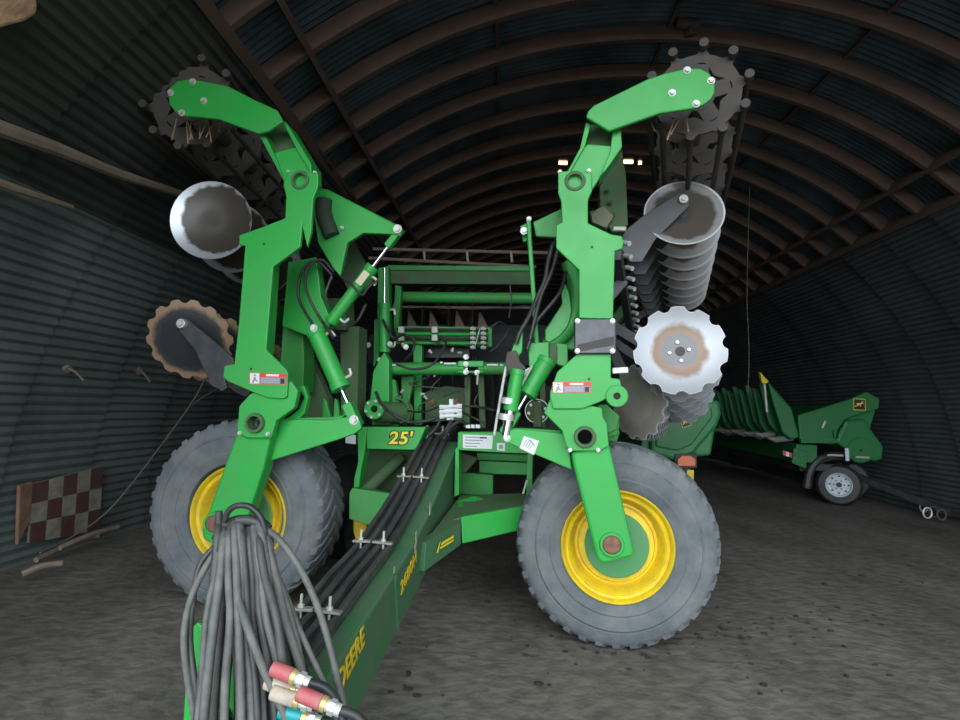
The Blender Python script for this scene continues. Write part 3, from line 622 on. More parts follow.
plate('link_bracket', [(518, 330), (523, 328), (522, 352), (514, 362), (511, 352)], -.1, .04, green, R)
plate('olive_beam', [(600, 186), (622, 150), (626, 175), (628, 225), (612, 232), (600, 215)], .35, .2, greenm, R)
lab(plate('beam_end', [(591, 214), (598, 208), (604, 206), (614, 216), (606, 228), (592, 222)], .1, .1, mat('faded olive paint', (.16, .2, .1), .7, dust=DUST, dmix=.5), R), 'faded olive beam end')
for k in range(3): bolt(607+k*3, 191+k*12, .33, .012, iron, R)

darkm = mat('very dark iron', (.022, .024, .025), .8)
for x, y in ((264, 244), (251, 369), (592, 247), (589, 379)):
    bm = NB(); c = M.V(x, y, lv); b_cyl(bm, c+Vector((0, .01, 0)), c-Vector((0, .001, 0)), .008, n=12); link('plate_hole', bm, black, R)
# --- middle of the implement
for (a, b) in (((373, 249, 3.1), (552, 253, 3.1)), ((369, 258, 3.0), (536, 267, 3.0))):
    bm = NB(); b_cyl(bm, M.V(*a), M.V(*b), .02, n=8); link('rear_rail', bm, woodl, R)
for x in (424, 467, 511):
    bm = NB(); b_cyl(bm, M.V(x, 252, 3.05), M.V(x+1, 262, 3.0), .015, n=8); link('rail_post', bm, zinc, R)
plate('cross_beam', [(386, 270), (534, 271), (534, 284.5), (388, 283.5)], 2.3, .18, greenm, R)
plate('cross_beam', [(388, 265), (534, 266), (534, 271), (386, 270)], 2.28, .24, greend, R)
bm = NB(); b_cyl(bm, M.V(396, 297, 1.7), M.V(540, 298.5, 1.7), .052, n=24); link('cross_tube', bm, greend, R, smooth=True)
plate('cross_tube_bracket', [(395, 285), (401, 286), (400, 331), (393, 331)], 1.62, .05, greend, R)
bm = NB(); b_cyl(bm, M.V(384, 307, 2.2), M.V(540, 308, 2.2), .012, n=8); link('brake_line', bm, woodl, R)
bm = NB(); b_bar(bm, M.V(386, 333, 2.6), M.V(560, 335, 2.6), .3, .16); link('rear_gang_beam', bm, darkm, R)
tipm = mat('rusty tip steel', (.20, .12, .085), .7, dust=(.1, .08, .06), dmix=.6, dscale=20)
for x in (409, 431, 457, 480):
    bm = NB(); b_prism(bm, [M.V(x+a*1.1, y, 2.05) for a, y in ((-2, 328), (-1.5, 318), (-1, 310), (2, 315), (5, 322), (7.5, 328), (3, 331))], (0, .03, 0)); link('scraper_tip', bm, tipm, R, bevel=.006)
    bm = NB(); p = M.V(x-6, 322, 2.3); b_lathe(bm, p, (1, .25, 0), [(.02, -.01), (.21, -.04), (.215, -.035), (.02, 0)], 32); link('rear_disc', bm, iron, R, smooth=True)
# hydraulic manifold lines
plate('line_bracket', [(395, 326), (492, 327), (492, 347), (396, 344)], 1.32, .02, greend, R)
for i in range(4):
    y = 329+i*4.6; bm = NB(); b_cyl(bm, M.V(397, y, 1.27), M.V(488, y+1, 1.27), .012, n=8); link('hydraulic_line', bm, green if i % 2 else rubberk, R, smooth=True)
for x in (401.5, 435):
    for y in (330, 338):
        bm = NB(); b_bar(bm, M.V(x, y-3.2, 1.22), M.V(x, y+3.2, 1.22), .05, .05, (0, 1, 0)); link('line_clamp', bm, mat('pale clamp', (.5, .52, .45), .6) if 'pale clamp' not in bpy.data.materials else bpy.data.materials['pale clamp'], R, bevel=.006)
for i in range(5):
    for j in range(2):
        y = 328.5+i*4.7; x = 473+j*10.5; bm = NB(); b_cyl(bm, M.V(x-2.6, y, 1.2), M.V(x+2.6, y+.5, 1.2), .013, n=8); b_cyl(bm, M.V(x-1, y, 1.2), M.V(x+1, y, 1.2), .018, n=6); link('line_fitting', bm, zinc, R)
beam('tie_rod', (480, 328, 1.17), (475, 346, 1.17), .01, .01, zinc, R)
# horizontal cylinders with names
hc = hyd(R, (384, 369, 1.0), (468, 368.5, 1.0), .95, .052, .02, clev=False, fit=False, label='horizontal cylinder left of centre', mt=greend)
hc = hyd(R, (512, 368.5, 1.0), (479, 368.5, 1.0), .95, .05, .02, clev=False, fit=False, label='horizontal cylinder right of centre', mt=greend)
beam('cylinder_link', (458, 364, .95), (484, 364, .95), .03, .05, green, R); beam('cylinder_link', (458, 372, .95), (484, 372, .95), .03, .02, green, R)
for x, y in ((466, 357), (466, 372), (477, 372.5), (466, 364), (380, 360), (381, 373), (368, 345), (406, 347), (390, 344)): bolt(x, y, .93, .016, zinc, R)
for x0, x1, y in ((388, 396, 365), (440, 442.5, 362.5), (444, 456, 363.5), (487, 498, 364.8), (500, 503, 365)):
    bm = NB(); b_bar(bm, M.V(x0, y, .943), M.V(x1, y, .943), .002, .012); link('cylinder_print', bm, white, R)
# uprights
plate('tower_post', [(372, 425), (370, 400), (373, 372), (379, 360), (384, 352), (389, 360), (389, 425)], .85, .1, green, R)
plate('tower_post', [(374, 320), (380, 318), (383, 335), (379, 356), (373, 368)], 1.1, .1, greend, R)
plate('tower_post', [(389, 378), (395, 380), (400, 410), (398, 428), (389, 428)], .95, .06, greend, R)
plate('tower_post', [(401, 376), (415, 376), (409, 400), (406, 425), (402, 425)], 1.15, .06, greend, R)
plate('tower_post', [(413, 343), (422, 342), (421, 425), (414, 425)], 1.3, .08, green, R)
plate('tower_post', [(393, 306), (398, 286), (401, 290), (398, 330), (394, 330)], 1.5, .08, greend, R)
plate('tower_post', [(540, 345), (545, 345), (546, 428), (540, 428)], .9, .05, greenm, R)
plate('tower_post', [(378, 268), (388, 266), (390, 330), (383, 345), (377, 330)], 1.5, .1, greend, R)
hyd(R, (384.5, 352, 1.0), (384.5, 268, 1.0), .55, .045, .012, clev=False, label='upright cylinder left of centre')
beam('tie_rod', (468, 375, 1.1), (467, 428, 1.1), .05, .05, greenm, R); beam('tie_rod', (481, 375, 1.1), (483, 428, 1.1), .05, .05, greenm, R)
beam('tie_rod', (478, 372, .9), (477, 385, .9), .016, .016, zinc, R)
# dark drums, flanges and the white valve block
bm = NB(); b_cyl(bm, M.V(376, 412, .75), M.V(408, 413, .95), .085, n=28); b_cyl(bm, M.V(396, 398, .95), M.V(402, 398, .95), .02, n=12); link('accumulator', bm, greenm, R, smooth=True)
bm = NB(); b_tube(bm, [M.V(x, y, .85) for x, y in ((394, 398), (404, 401), (409, 410), (408, 419), (400, 423))], .006, 6); link('retaining_strap', bm, greend, R, smooth=True)
for x, y, m_ in ((374, 409, green), (537, 411, greenm)):
    ring('flange', x, y, .62, .028, .078, .03, m_, R)
    for k in range(6):
        c = M.V(x, y, .61); a = k*pi/3+.3; bm = NB(); p = c+Vector((cos(a), 0, sin(a)))*.062; b_cyl(bm, p+Vector((0, .01, 0)), p-Vector((0, .012, 0)), .012, n=6); link('bolt', bm, zinc, R)
bm = NB(); c = M.V(537, 411, .6); b_lathe(bm, c, (0, 1, 0), [(.082, 0), (.088, 0), (.088, .01), (.082, .01)], 32); link('flange_rim', bm, zinc, R, smooth=True)
beam('flange_post', (538, 402, .58), (537.5, 427, .58), .03, .06, greenm, R)
vb = plate('valve_block', [(444, 405), (449, 405), (449, 399), (453, 399), (453, 405), (458, 407), (455, 413), (453, 420), (447, 420), (444, 414)], .55, .06, white, R, bevel=.003)
vb['label'] = 'white valve block with hose fittings'
for y in (406, 411, 415.5):
    bm = NB(); b_cyl(bm, M.V(439.5, y+1, .54), M.V(462, y, .54), .012, n=10); b_cyl(bm, M.V(440, y+1, .54), M.V(444, y+1, .54), .018, n=6); b_cyl(bm, M.V(457, y, .54), M.V(462, y, .54), .018, n=6); link('valve_fitting', bm, white, vb, smooth=False)
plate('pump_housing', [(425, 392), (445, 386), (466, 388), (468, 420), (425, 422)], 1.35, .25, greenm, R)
for x, y in ((432, 402), (457, 402), (428, 374)): bolt(x, y, 1.33, .02, copper, R)
plate('dark_gearbox', [(424, 345), (470, 345), (470, 358), (424, 358)], 1.55, .1, slate, R)
bm = NB(); b_bar(bm, M.V(372, 350, 1.9), M.V(560, 352, 1.9), .2, .28); link('mid_gang_beam', bm, darkm, R)
bm = NB(); b_bar(bm, M.V(372, 410, 2.1), M.V(560, 412, 2.1), .2, .5); link('rear_frame_panel', bm, darkm, R)
for i in range(9):
    x = 428+i*13; bm = NB(); b_lathe(bm, M.V(x, 396+(i % 2)*6, 1.8), (1, .3, 0), [(.02, -.01), (.26, -.045), (.265, -.04), (.02, 0)], 32); link('rear_disc', bm, iron, R, smooth=True)
# crossbeam with size decal, right crossbeam
plate('main_crossbeam', [(366, 427), (426, 427), (416, 450), (367, 449)], .5, .16, green, R)
plate('main_crossbeam', [(458, 432), (568, 432), (568, 455), (505, 453), (457, 450)], .5, .16, green, R)
p = M.V(388.5, 443.5, .497); q = M.V(411, 444, .497)
text("25'", .125, p-Vector((0, .001, 0)), q-p, (0, 0, 1), black, R, thick=.010, shear=.15, sx=1.12); text("25'", .125, p-Vector((0, .004, 0)), q-p, (0, 0, 1), yellowd, R, thick=.003, shear=.15, sx=1.12)
bm = NB(); b_prism(bm, [M.V(x, y, .499) for x, y in ((463, 434.5), (493, 435.5), (492, 449), (463, 448))], (0, -.002, 0), 0)
for k in range(4): b_prism(bm, [M.V(x, y, .496) for x, y in ((465, 436.5+k*3), (486-k*3, 437+k*3), (486-k*3, 438+k*3), (465, 437.5+k*3))], (0, -.001, 0), 1)
b_prism(bm, [M.V(x, y, .496) for x, y in ((480, 437), (487, 437), (487, 438.5), (480, 438.5))], (0, -.002, 0), 2)
lab(link('information_decal', bm, [white, grey, black], R), 'white printed information decal')
bm = NB(); b_prism(bm, [M.V(x, y, .499) for x, y in ((497, 443), (505, 443), (505, 451), (497, 450))], (0, -.002, 0), 0); b_prism(bm, [M.V(x, y, .496) for x, y in ((499, 445), (503, 445), (503, 449), (499, 449))], (0, -.001, 0), 1); link('square_decal', bm, [white, grey], R)
bm = NB(); b_prism(bm, [M.V(x, y, .50) for x, y in ((346, 434), (356, 435), (356, 444), (346, 443))], (0, -.01, 0)); link('square_decal', bm, white, R)
bm = NB()
for x0, x1 in ((466, 470), (471, 474.5), (475.5, 480)): b_prism(bm, [M.V(x, y, .45) for x, y in ((x0, 424.5), (x1, 424.8), (x1, 428.3), (x0, 428))], (0, .02, 0))
lab(link('tag_plate', bm, white, R), 'small worn white tags')
# frame under the crossbeam: posts, openings, lower beams
plate('frame_post', [(357, 427), (367, 427), (364, 455), (361, 470), (358, 495), (353, 497), (354, 478), (358, 462)], .48, .12, green, R)
plate('frame_floor', [(349, 493), (352, 488), (400, 495), (396, 505), (375, 527), (349, 519)], .35, .08, greend, R)
plate('frame_back_plate', [(366, 450), (423, 450), (410, 490), (360, 492)], .9, .05, greenm, R)
bm = NB(); b_cyl(bm, M.V(400, 458, .8), M.V(362, 495, .45), .045, n=14); link('transport_cylinder', bm, greenm, R, smooth=True)
plate('frame_post', [(455, 448), (459, 448), (459, 495), (454, 497)], .5, .14, green, R)
plate('frame_post', [(527, 452), (533, 453), (532, 500), (526, 502)], .5, .14, greend, R)
plate('inner_cross_beam', [(477, 453), (530, 455), (530, 462), (477, 460)], 1.2, .08, greend, R)
plate('inner_cross_beam', [(479, 461), (530, 463), (530, 475), (479, 474)], 1.15, .12, green, R)
plate('inner_cross_beam', [(459, 472), (493, 475), (493, 496), (459, 494)], 1.0, .10, greend, R)
plate('inner_cross_beam', [(459, 452), (478, 458), (466, 472), (459, 474)], .8, .06, greenm, R)
beam('grease_line', (527, 480, .45), (523, 494, .4), .016, .016, zinc, R)
# lower frame: top shelf (dusty) and outer beam
P = [M.V(459, 495, .62), M.V(527, 493, .62), M.V(524, 505, .30), M.V(461, 517, .05), M.V(452, 520, .02)]
bm = NB(); b_prism(bm, P, (0, 0, -.02)); link('frame_shelf', bm, greenm, R, bevel=.004)
bm = NB(); b_prism(bm, [M.V(461, 517, .02), M.V(526, 506, .30), M.V(526, 529, .30), M.V(462, 544, .02)], (0, .06, 0)); link('lower_frame_beam', bm, green, R, bevel=.008)
bm = NB(); b_prism(bm, [M.V(457, 503, .45), M.V(474, 498, .5), M.V(490, 502, .5), M.V(478, 507, .4), M.V(458, 509, .3)], (0, 0, .015)); link('shelf_plate', bm, green, R, bevel=.004)
# far middle transport wheels
for (x, y, v) in ((362, 528, 1.3), (338, 520, 1.6), (560, 530, 1.9)):
    c = M.V(x, y, v); c.z = .46; bm = NB(); b_lathe(bm, c, (1, 0, 0), [(.2, 0), (.38, -.03), (.44, .0), (.46, .05), (.46, .27), (.44, .32), (.2, .3)], 48); t = link('transport_tire', bm, rubberk, R, smooth=True)
    bm = NB(); b_lathe(bm, c, (1, 0, 0), [(.02, .06), (.19, .06), (.235, -.03), (.24, -.03), (.24, .1), (.02, .1)], 40); link('wheel_rim', bm, yellow, t, smooth=True)
bm = NB(); b_prism(bm, [M.V(x, y, .6) for x, y in ((353, 519), (367, 521), (366, 534), (362, 543), (356, 542), (353, 532))], (0, .1, 0)); lab(link('axle_guard', bm, yellow, R, bevel=.01), 'yellow rim edge under the left frame')
# --- drawbar
ZT = [(-3, .27), (-2.2, .40), (-1.6, .50), (-1.0, .60), (-.6, .665), (-.3, .75), (0, .86), (.4, 1.02), (.7, 1.14), (1.0, 1.19), (1.4, 1.2)]
def ztop(v):
    for (a, p), (b, q) in zip(ZT, ZT[1:]):
        if v <= b: return p+(q-p)*(v-a)/(b-a)
    return 1.2
zbot = lambda v: .22+.21*(v+1.3)
u0, u1 = -.118, .16
dull = mat('dulled green paint', (.03, .185, .06), .6, dust=(.10, .13, .09), dmix=.5, dscale=6)
bm = NB(); b_prism(bm, [Vector((u0, v, z)) for v, z in [(v_/10, ztop(v_/10)) for v_ in (-28, -22, -16, -10, -6, -4.5, -3, -1.5, 0, 2, 4, 6, 7.5)]+[(.75, .75), (.2, .52), (-1.3, .22), (-2.8, .04)]], (u1-u0, 0, 0))
db = link('drawbar', bm, dull, R, bevel=.012)
# welded seam ridge, paint splashes, bolts
bm = NB(); b_bar(bm, (u1+.004, -.93, ztop(-.93)-.01), (u1+.004, -.83, zbot(-.83)+.01), .02, .012, (1, 0, 0)); link('weld_plate', bm, dull, db)
bm = NB()
for (x, y, s_) in ((430, 509, .03), (416, 540, .022), (415, 548, .02), (394, 570, .012), (416, 535, .015)):
    c = M.Uu(x, y, u1+.002); b_prism(bm, [c+Vector((0, s_*cos(a)*(.5 if k % 2 else 1), s_*1.4*sin(a))) for k, a in enumerate([2*pi*j/9 for j in range(9)])], (.002, 0, 0))
lab(link('paint_splash', bm, ivory, db), 'pale dried splashes')
d_ = M.Uu(368, 640, u1)-M.Uu(340, 688, u1)
S_ = M.Uu(339, 695, u1+.003); yv = Vector((0, -.2, 1))
E_ = M.Uu(369, 652, u1+.003)
dirn = (Vector((0, 1, .30))).normalized()
text('DEERE', .122, S_, dirn, yv, yellow, db, thick=.003, sx=(E_-S_).length/.43)
S2 = M.Uu(401, 595, u1+.003); E2 = M.Uu(422, 563, u1+.003)
text('2680H', .095, S2, dirn, yv, yellow, db, thick=.002, sx=(E2-S2).length/.37)
text('JOHN', .122, S_-dirn*.62, dirn, yv, yellow, db, thick=.003, sx=(E_-S_).length/.43)
# gusset: dark green side wing with the small logo
bm = NB(); b_prism(bm, [M.V(426, 542, -.38), M.V(461, 522, .02), M.V(461, 545, .02), M.V(424, 572, -.42)], (-.06, .02, 0)); gs = link('frame_gusset', bm, dull, R, bevel=.006)
bm = NB(); b_prism(bm, [M.V(426, 541, -.38), M.V(461, 495, .6), M.V(461, 521, .02)], (0, 0, -.02)); link('frame_shelf', bm, greenm, R)
a, b = M.V(437, 550, -.29), M.V(452, 541, -.12); dd = (b-a).normalized(); N_ = dd.cross(Vector((0, 0, 1)))
bm = NB(); Lg = (b-a).length; Zu = Vector((0, 0, 1))
for q in (((-.02, -.01), (.0, -.01), (.022, .045), (.008, .03)), ((.022, .0), (Lg, .0), (Lg, .012), (.022, .012)), ((.03, .018), (Lg, .020), (Lg+.004, .036), (.04, .034))): b_prism(bm, [a+N_*.008+dd*x+Zu*y for x, y in q], N_*.002)
lab(link('small_emblem', bm, yellowd, gs), 'small slanted yellow emblem')
# hoses laid along the drawbar and their clamps
clampm = mat('dirty clamp steel', (.34, .34, .31), .5, .2, dust=(.15, .13, .1), dmix=.5, dscale=30)
clampv = (.7, .07, -.72, -1.42)
for i in range(7):
    uu = -.10+i*.028
    for lay in range(2):
        if lay and i % 2: continue
        bm = NB(); rn_ = random.Random(i*3+lay); P = []
        for v in (1.1, .9, .7, .4, .07, -.3, -.72, -1.1, -1.42, -1.75, -2.1):
            j = 0 if v in clampv else rn_.uniform(-.008, .008)
            P.append((uu+j+.0*v, v, ztop(v)+.018+.026*lay+j*.6+(0 if v in clampv else .006)))
        b_tube(bm, P, .014, 9, 6); link('hose', bm, hosed, R, smooth=True)
for v in clampv:
    z = ztop(v)+.06; bm = NB(); b_bar(bm, (-.125, v, z), (-.03, v, z+.004), .035, .012); b_bar(bm, (-.022, v, z+.004), (.085, v, z), .035, .012); link('hose_clamp', bm, clampm, R, bevel=.003)
    for u in (-.085, .035):
        bm = NB(); b_cyl(bm, (u, v, z-.06), (u, v, z+.06), .006, n=8); b_cyl(bm, (u, v, z+.004), (u, v, z+.02), .013, n=6); link('clamp_stud', bm, zinc, R)
# hoses about the frame
def hose(pts, r=.011, mt=rubberk): return tube('hose', pts, r, mt, R)
hose([(318, 333, -.1), (300, 302, .0), (299, 282, .0), (306, 266, .0), (318, 262, .05), (332, 275, .1)], .010)
hose([(334, 338, -.12), (320, 318, -.05), (309, 298, -.05), (305, 280, -.02), (309, 266, 0), (322, 260, .05), (334, 272, .1)], .010)
hose([(332, 276, .1), (326, 292, .1), (327, 302, .05)], .009, hosed)
hose([(339, 275, .1), (352, 285, .05), (362, 295, .03), (368, 288, .03), (378, 280, .03)], .008)
hose([(366, 304, .03), (358, 320, .05), (350, 326, .1), (342, 325, .1)], .009)
hose([(555, 236, -.0), (548, 262, -.02), (545, 280, -.03), (536, 300, -.05), (528, 318, -.1), (520, 332, -.12), (516, 344, -.12)], .014)
hose([(560, 238, .0), (553, 268, -.03), (541, 296, -.05), (535, 318, -.08), (530, 340, -.1)], .013)
hose([(566, 272, .05), (560, 292, -.02), (546, 310, -.04), (536, 322, -.05), (532, 334, -.08), (527, 350, -.1)], .012)
hose([(383, 320, .95), (388, 330, .9), (394, 338, .9), (404, 335, 1.1), (414, 340, 1.1), (412, 352, 1.1), (405, 360, 1.0)], .012)
hose([(435, 345, 1.1), (446, 340, 1.1), (440, 355, 1.0), (430, 366, .95), (412, 369, .95), (396, 364, .95)], .010)
hose([(376, 392, .6), (382, 405, .55), (394, 415, .5), (410, 422, .5), (430, 420, .5), (440, 416, .54)], .012)
hose([(408, 411, .8), (424, 412, .6), (438, 407, .54)], .008); hose([(462, 406, .54), (480, 407, .6), (502, 412, .7)], .008)
hose([(462, 412, .54), (474, 418, .6), (486, 424, .6)], .008); hose([(440, 420, .5), (436, 428, .5), (428, 436, .5)], .014)
hose([(452, 420, .5), (446, 430, .5), (440, 438, .45)], .014); hose([(468, 424, .45), (458, 422, .5), (448, 430, .45), (444, 440, .4)], .012)
hose([(490, 328, 1.1), (500, 322, 1.1), (508, 330, 1.0), (498, 345, 1.0), (490, 352, 1.0)], .008); hose([(408, 306, 1.2), (470, 309, 1.2), (530, 306, 1.2)], .005)
hose([(510, 285, 1.3), (511, 300, 1.3), (509, 318, 1.3)], .006, hosed)
for i in range(10):
    rn_ = random.Random(50+i); x = rn_.uniform(425, 510); y = rn_.uniform(345, 400)
    hose([(x, y, 1.1), (x+rn_.uniform(-20, 20), y+rn_.uniform(-5, 18), 1.05), (x+rn_.uniform(-25, 25), y+rn_.uniform(5, 30), 1.0)], .006, hosed if i % 2 else rubberk)
for i in range(12):
    rn_ = random.Random(90+i); x = rn_.uniform(372, 520); y = rn_.uniform(340, 405); p = M.V(x, y, .9+.2*rn_.random()); bm = NB(); d2 = Vector((rn_.uniform(-1, 1), -.3, rn_.uniform(-1, 1))).normalized()
    b_cyl(bm, p, p+d2*.035, .009, n=8); b_cyl(bm, p+d2*.02, p+d2*.03, .014, n=6); link('line_fitting', bm, zinc, R)

# --- hose stand, hanging hoses and couplers near the hitch
sv = -2.05
bm = NB(); b_prism(bm, [M.V(x, y, sv) for x, y in ((188, 632), (197, 622), (205, 628), (207, 800), (178, 800))], (0, .05, 0)); b_prism(bm, [M.V(x, y, sv+.05) for x, y in ((204, 630), (262, 612), (288, 680), (310, 800), (206, 800))], (0, .02, 0)); hs = link('hose_stand', bm, green, R, bevel=.006)
bm = NB(); b_tube(bm, [M.V(x, y, sv-.02) for x, y in ((262, 575), (266, 545), (262, 520), (250, 507), (236, 506), (228, 512), (224, 522))], .009, 10); link('stand_hoop', bm, rubberk, hs, smooth=True)
bm = NB(); b_tube(bm, [M.V(x, y, sv+.01) for x, y in ((216, 540), (228, 524), (245, 520), (262, 524), (268, 530))], .016, 10); b_cyl(bm, M.V(219, 540, sv), M.V(219, 511, sv), .011, n=10); link('stand_crossbar', bm, slate, hs, smooth=True)
b1 = random.Random(11)
for i in range(30):
    f = i/29; tx = 219+47*f+b1.uniform(-2, 2); lay = b1.uniform(-.09, .03)
    bx_ = 192+122*f+b1.uniform(-6, 6); ty = 522+8*abs(sin(f*7))+b1.uniform(0, 6)
    mid = .55*tx+.45*bx_+b1.uniform(-4, 4)
    P = [(tx+3, ty+10, sv+.09), (tx, ty-3, sv+.045), (tx-(.5-f)*2, ty+8, sv-.02+lay*.3), (tx*.8+bx_*.2, ty+45, sv-.05+lay*.6), (mid, 620, sv-.08+lay), (tx*.2+bx_*.8, 680, sv-.1+lay), (bx_, 735, sv-.12+lay), (bx_+4, 800, sv-.12+lay)]
    tube('hose', P, b1.uniform(.009, .0135), hosem if i % 3 else hosed, R, n=10, k=6)
for i in range(3):
    tube('hose', [(262+i*3, 545, sv+.02), (268+i*3, 575, sv+.02), (277+i*4, 615, sv+.04), (292+i*5, 665, sv+.05), (306+i*6, 720, sv+.03)], .013, rubberk, R, k=6)
tube('hose', [(240, 528, sv), (222, 545, sv-.02), (204, 570, sv-.06), (189, 605, sv-.08), (184, 640, sv-.1), (188, 680, sv-.1), (199, 740, sv-.1)], .010, hosem, R)
tube('hose', [(236, 520, sv), (216, 545, sv), (200, 565, sv-.03), (193, 600, sv-.07), (190, 640, sv-.08), (196, 690, sv-.1), (202, 740, sv-.1)], .009, hosed, R)
tube('hose', [(262, 528, sv), (278, 538, sv-.02), (298, 565, sv-.04), (315, 600, sv-.05), (328, 640, sv-.07), (340, 690, sv-.1), (350, 730, sv-.1)], .010, hosem, R)
tube('hose', [(270, 560, sv), (284, 590, sv-.02), (300, 630, sv-.06), (318, 670, sv-.08), (328, 690, sv-.1)], .008, hosem, R)
tube('hose', [(238, 600, sv-.14), (252, 640, sv-.2), (264, 670, sv-.2), (285, 715, sv-.2), (300, 760, sv-.2)], .011, hosem, R)
cps = [((272, 668), (292, 676), redp, zinc, 'red sleeved coupler nearest the hanging hoses'), ((272, 692), (296, 700), ivory, brass, 'cream sleeved coupler'), ((298, 693), (322, 703), redp, zinc, 'red sleeved coupler furthest to the right'), ((280, 711), (303, 717), teal, brass, 'teal sleeved coupler'), ((266, 682), (292, 690), ivory, brass, 'upper cream sleeved coupler')]
for i, (a, b, m1, m2, lb) in enumerate(cps):
    v_ = sv-.16-(.10 if i == 2 else .05 if i in (0, 1) else .03); A_, B_ = M.V(*a, v_), M.V(*b, v_); d = (B_-A_).normalized(); bm = NB(); b_cyl(bm, A_, B_, .019, n=20); cpo = link('hose_coupler', bm, m1, R, smooth=True, bevel=.003); lab(cpo, lb)
    bm = NB(); b_cyl(bm, B_, B_+d*.012, .019, n=20); link('coupler_ring', bm, brass, cpo, smooth=True); bm = NB(); b_cyl(bm, B_+d*.012, B_+d*.05, .015, n=16); b_cyl(bm, B_+d*.02, B_+d*.035, .019, n=6); link('coupler_tip', bm, zinc, cpo)
    q = B_+d*.05; bm = NB(); b_tube(bm, [q-d*.01, q+d*.05, q+d*.09+Vector((.01, -.02, -.04)), q+Vector((.14, -.05, -.2))], .012, 10); link('coupler_hose', bm, rubberk, cpo, smooth=True)

# ------------------------------------------------------------------ crop header on its trailer (right back)
HD = root('crop_header', H, 'dark green row crop header with yellow tipped divider, on the trailer by the wall', 'crop header')
def hplate(name, pts, v, t, mt, par, bevel=.01): return plate(name, pts, v, t, mt, par, fr=H, bevel=bevel)
ed = hplate('end_divider', [(768, 381), (792, 408), (800, 437), (792, 440), (783, 433), (773, 402)], 0, .12, greenh, HD, .03)
hplate('divider_tip', [(760, 371.5), (769, 381.5), (766, 384), (762, 383)], .01, .1, yellowd, ed, .01)
bm = NB(); b_cyl(bm, H.V(764.5, 384, -.02), H.V(767, 412, -.02), .02, n=8); link('divider_rod', bm, zinc, ed)
eb = hplate('end_panel', [(798, 415), (822, 408), (850, 399), (867, 391.5), (880, 399), (879, 409), (862, 414), (846, 419), (838, 430), (836, 441), (800, 440)], -.02, .14, greenh, HD, .02)
hplate('auger_hood', [(836, 442), (846, 420), (866, 419), (873, 431), (884, 446), (883, 460), (873, 462), (862, 450), (845, 449)], -.05, .5, greenh, HD, .04)
bm = NB(); c = H.V(861, 450, -.06); b_lathe(bm, c, (0, 1, 0), [(.02, 0), (.2, 0), (.215, .02), (.02, .05)], 36); link('drive_cover', bm, greenh, HD, smooth=True)
for (x, y, q) in ((822, 428, (825, 421)), (838, 436, (842, 428)), (835, 438, (834, 430))): bm = NB(); b_bar(bm, H.V(x, y, -.06), H.V(*q, -.06), .03, .03); link('latch', bm, zinc if x == 822 else greenh, HD)
logo(859.5, 404.5, -.024, .17, HD, H)
# row units behind the end divider, going away along the header
gearm = mat('worn grey gear steel', (.32, .32, .30), .6, dust=(.08, .08, .07), dmix=.5, dscale=12)
p0 = H.V(767, 384, 0); base = H.V(797, 440, 0)
for k in range(1, 17):
    v = .37*k; P = [p0, p0+Vector((.10, 0, -.02)), H.V(785, 410, 0), H.V(800, 440, 0), H.V(790, 442, 0), H.V(777, 425, 0)]
    bm = NB(); b_prism(bm, [Vector((q.x, v, q.z+(.03 if k % 2 else -.03))) for q in P], (0, .09, 0)); link('row_divider', bm, greenh, HD, bevel=.03)
    bm = NB(); b_bar(bm, Vector((p0.x+.30, v-.16, p0.z-.45)), Vector((base.x+.1, v-.16, base.z+.12)), .07, .06); link('row_deck', bm, rubberk, HD, bevel=.01)
rg = random.Random(2)
for k in range(16):
    v = .37*k+.2; c = H.V(783+rg.uniform(-3, 3), 439+rg.uniform(-2, 2), 0); bm = NB(); b_cyl(bm, Vector((c.x-.1, v, c.z)), Vector((c.x+.2, v+.05, c.z+.05)), .05, .06, n=10); b_cyl(bm, Vector((c.x-.22, v, c.z+.03)), Vector((c.x-.08, v, c.z)), .02, .05, n=10); link('gathering_gear', bm, gearm, HD, smooth=True)
a = H.V(800, 452, 0)
bm = NB(); b_bar(bm, Vector((a.x+.1, -.02, a.z-.02)), Vector((a.x+.1, 6.2, a.z-.02)), .34, .3); link('header_frame', bm, greenh, HD, bevel=.02)
hplate('frame_end', [(794, 448), (809, 452), (806, 469), (792, 463)], -.06, .1, greenh, HD)
bm = NB(); b_bar(bm, H.V(800, 441, -.0), H.V(872, 441, -.0), .08, .06); link('frame_rail', bm, greenh, HD)
c = H.V(856, 420, 0); bm = NB(); b_cyl(bm, Vector((c.x, .4, c.z-.05)), Vector((c.x, 6.2, c.z-.05)), .28, n=24); link('auger_tube', bm, greenh, HD, smooth=True)
c2 = H.V(835, 430, 0); bm = NB(); b_prism(bm, [Vector((H.V(x, y, 0).x, .1, H.V(x, y, 0).z)) for x, y in ((812, 443), (846, 420), (878, 404), (880, 408), (868, 448))], (0, 6.1, 0)); link('header_back', bm, greenh, HD, bevel=.02)
bm = NB()
for x, mi in ((783, 0), (786, 1), (789, 0)): b_prism(bm, [H.V(x+dx, y, -.1) for dx, y in ((0, 450.5+(x-783)*.3), (3, 451.5+(x-783)*.3), (3, 456+(x-783)*.3), (0, 455+(x-783)*.3))], (0, .01, 0), mi)
lab(link('reflector', bm, [red, white], HD), 'red and white reflector strip')
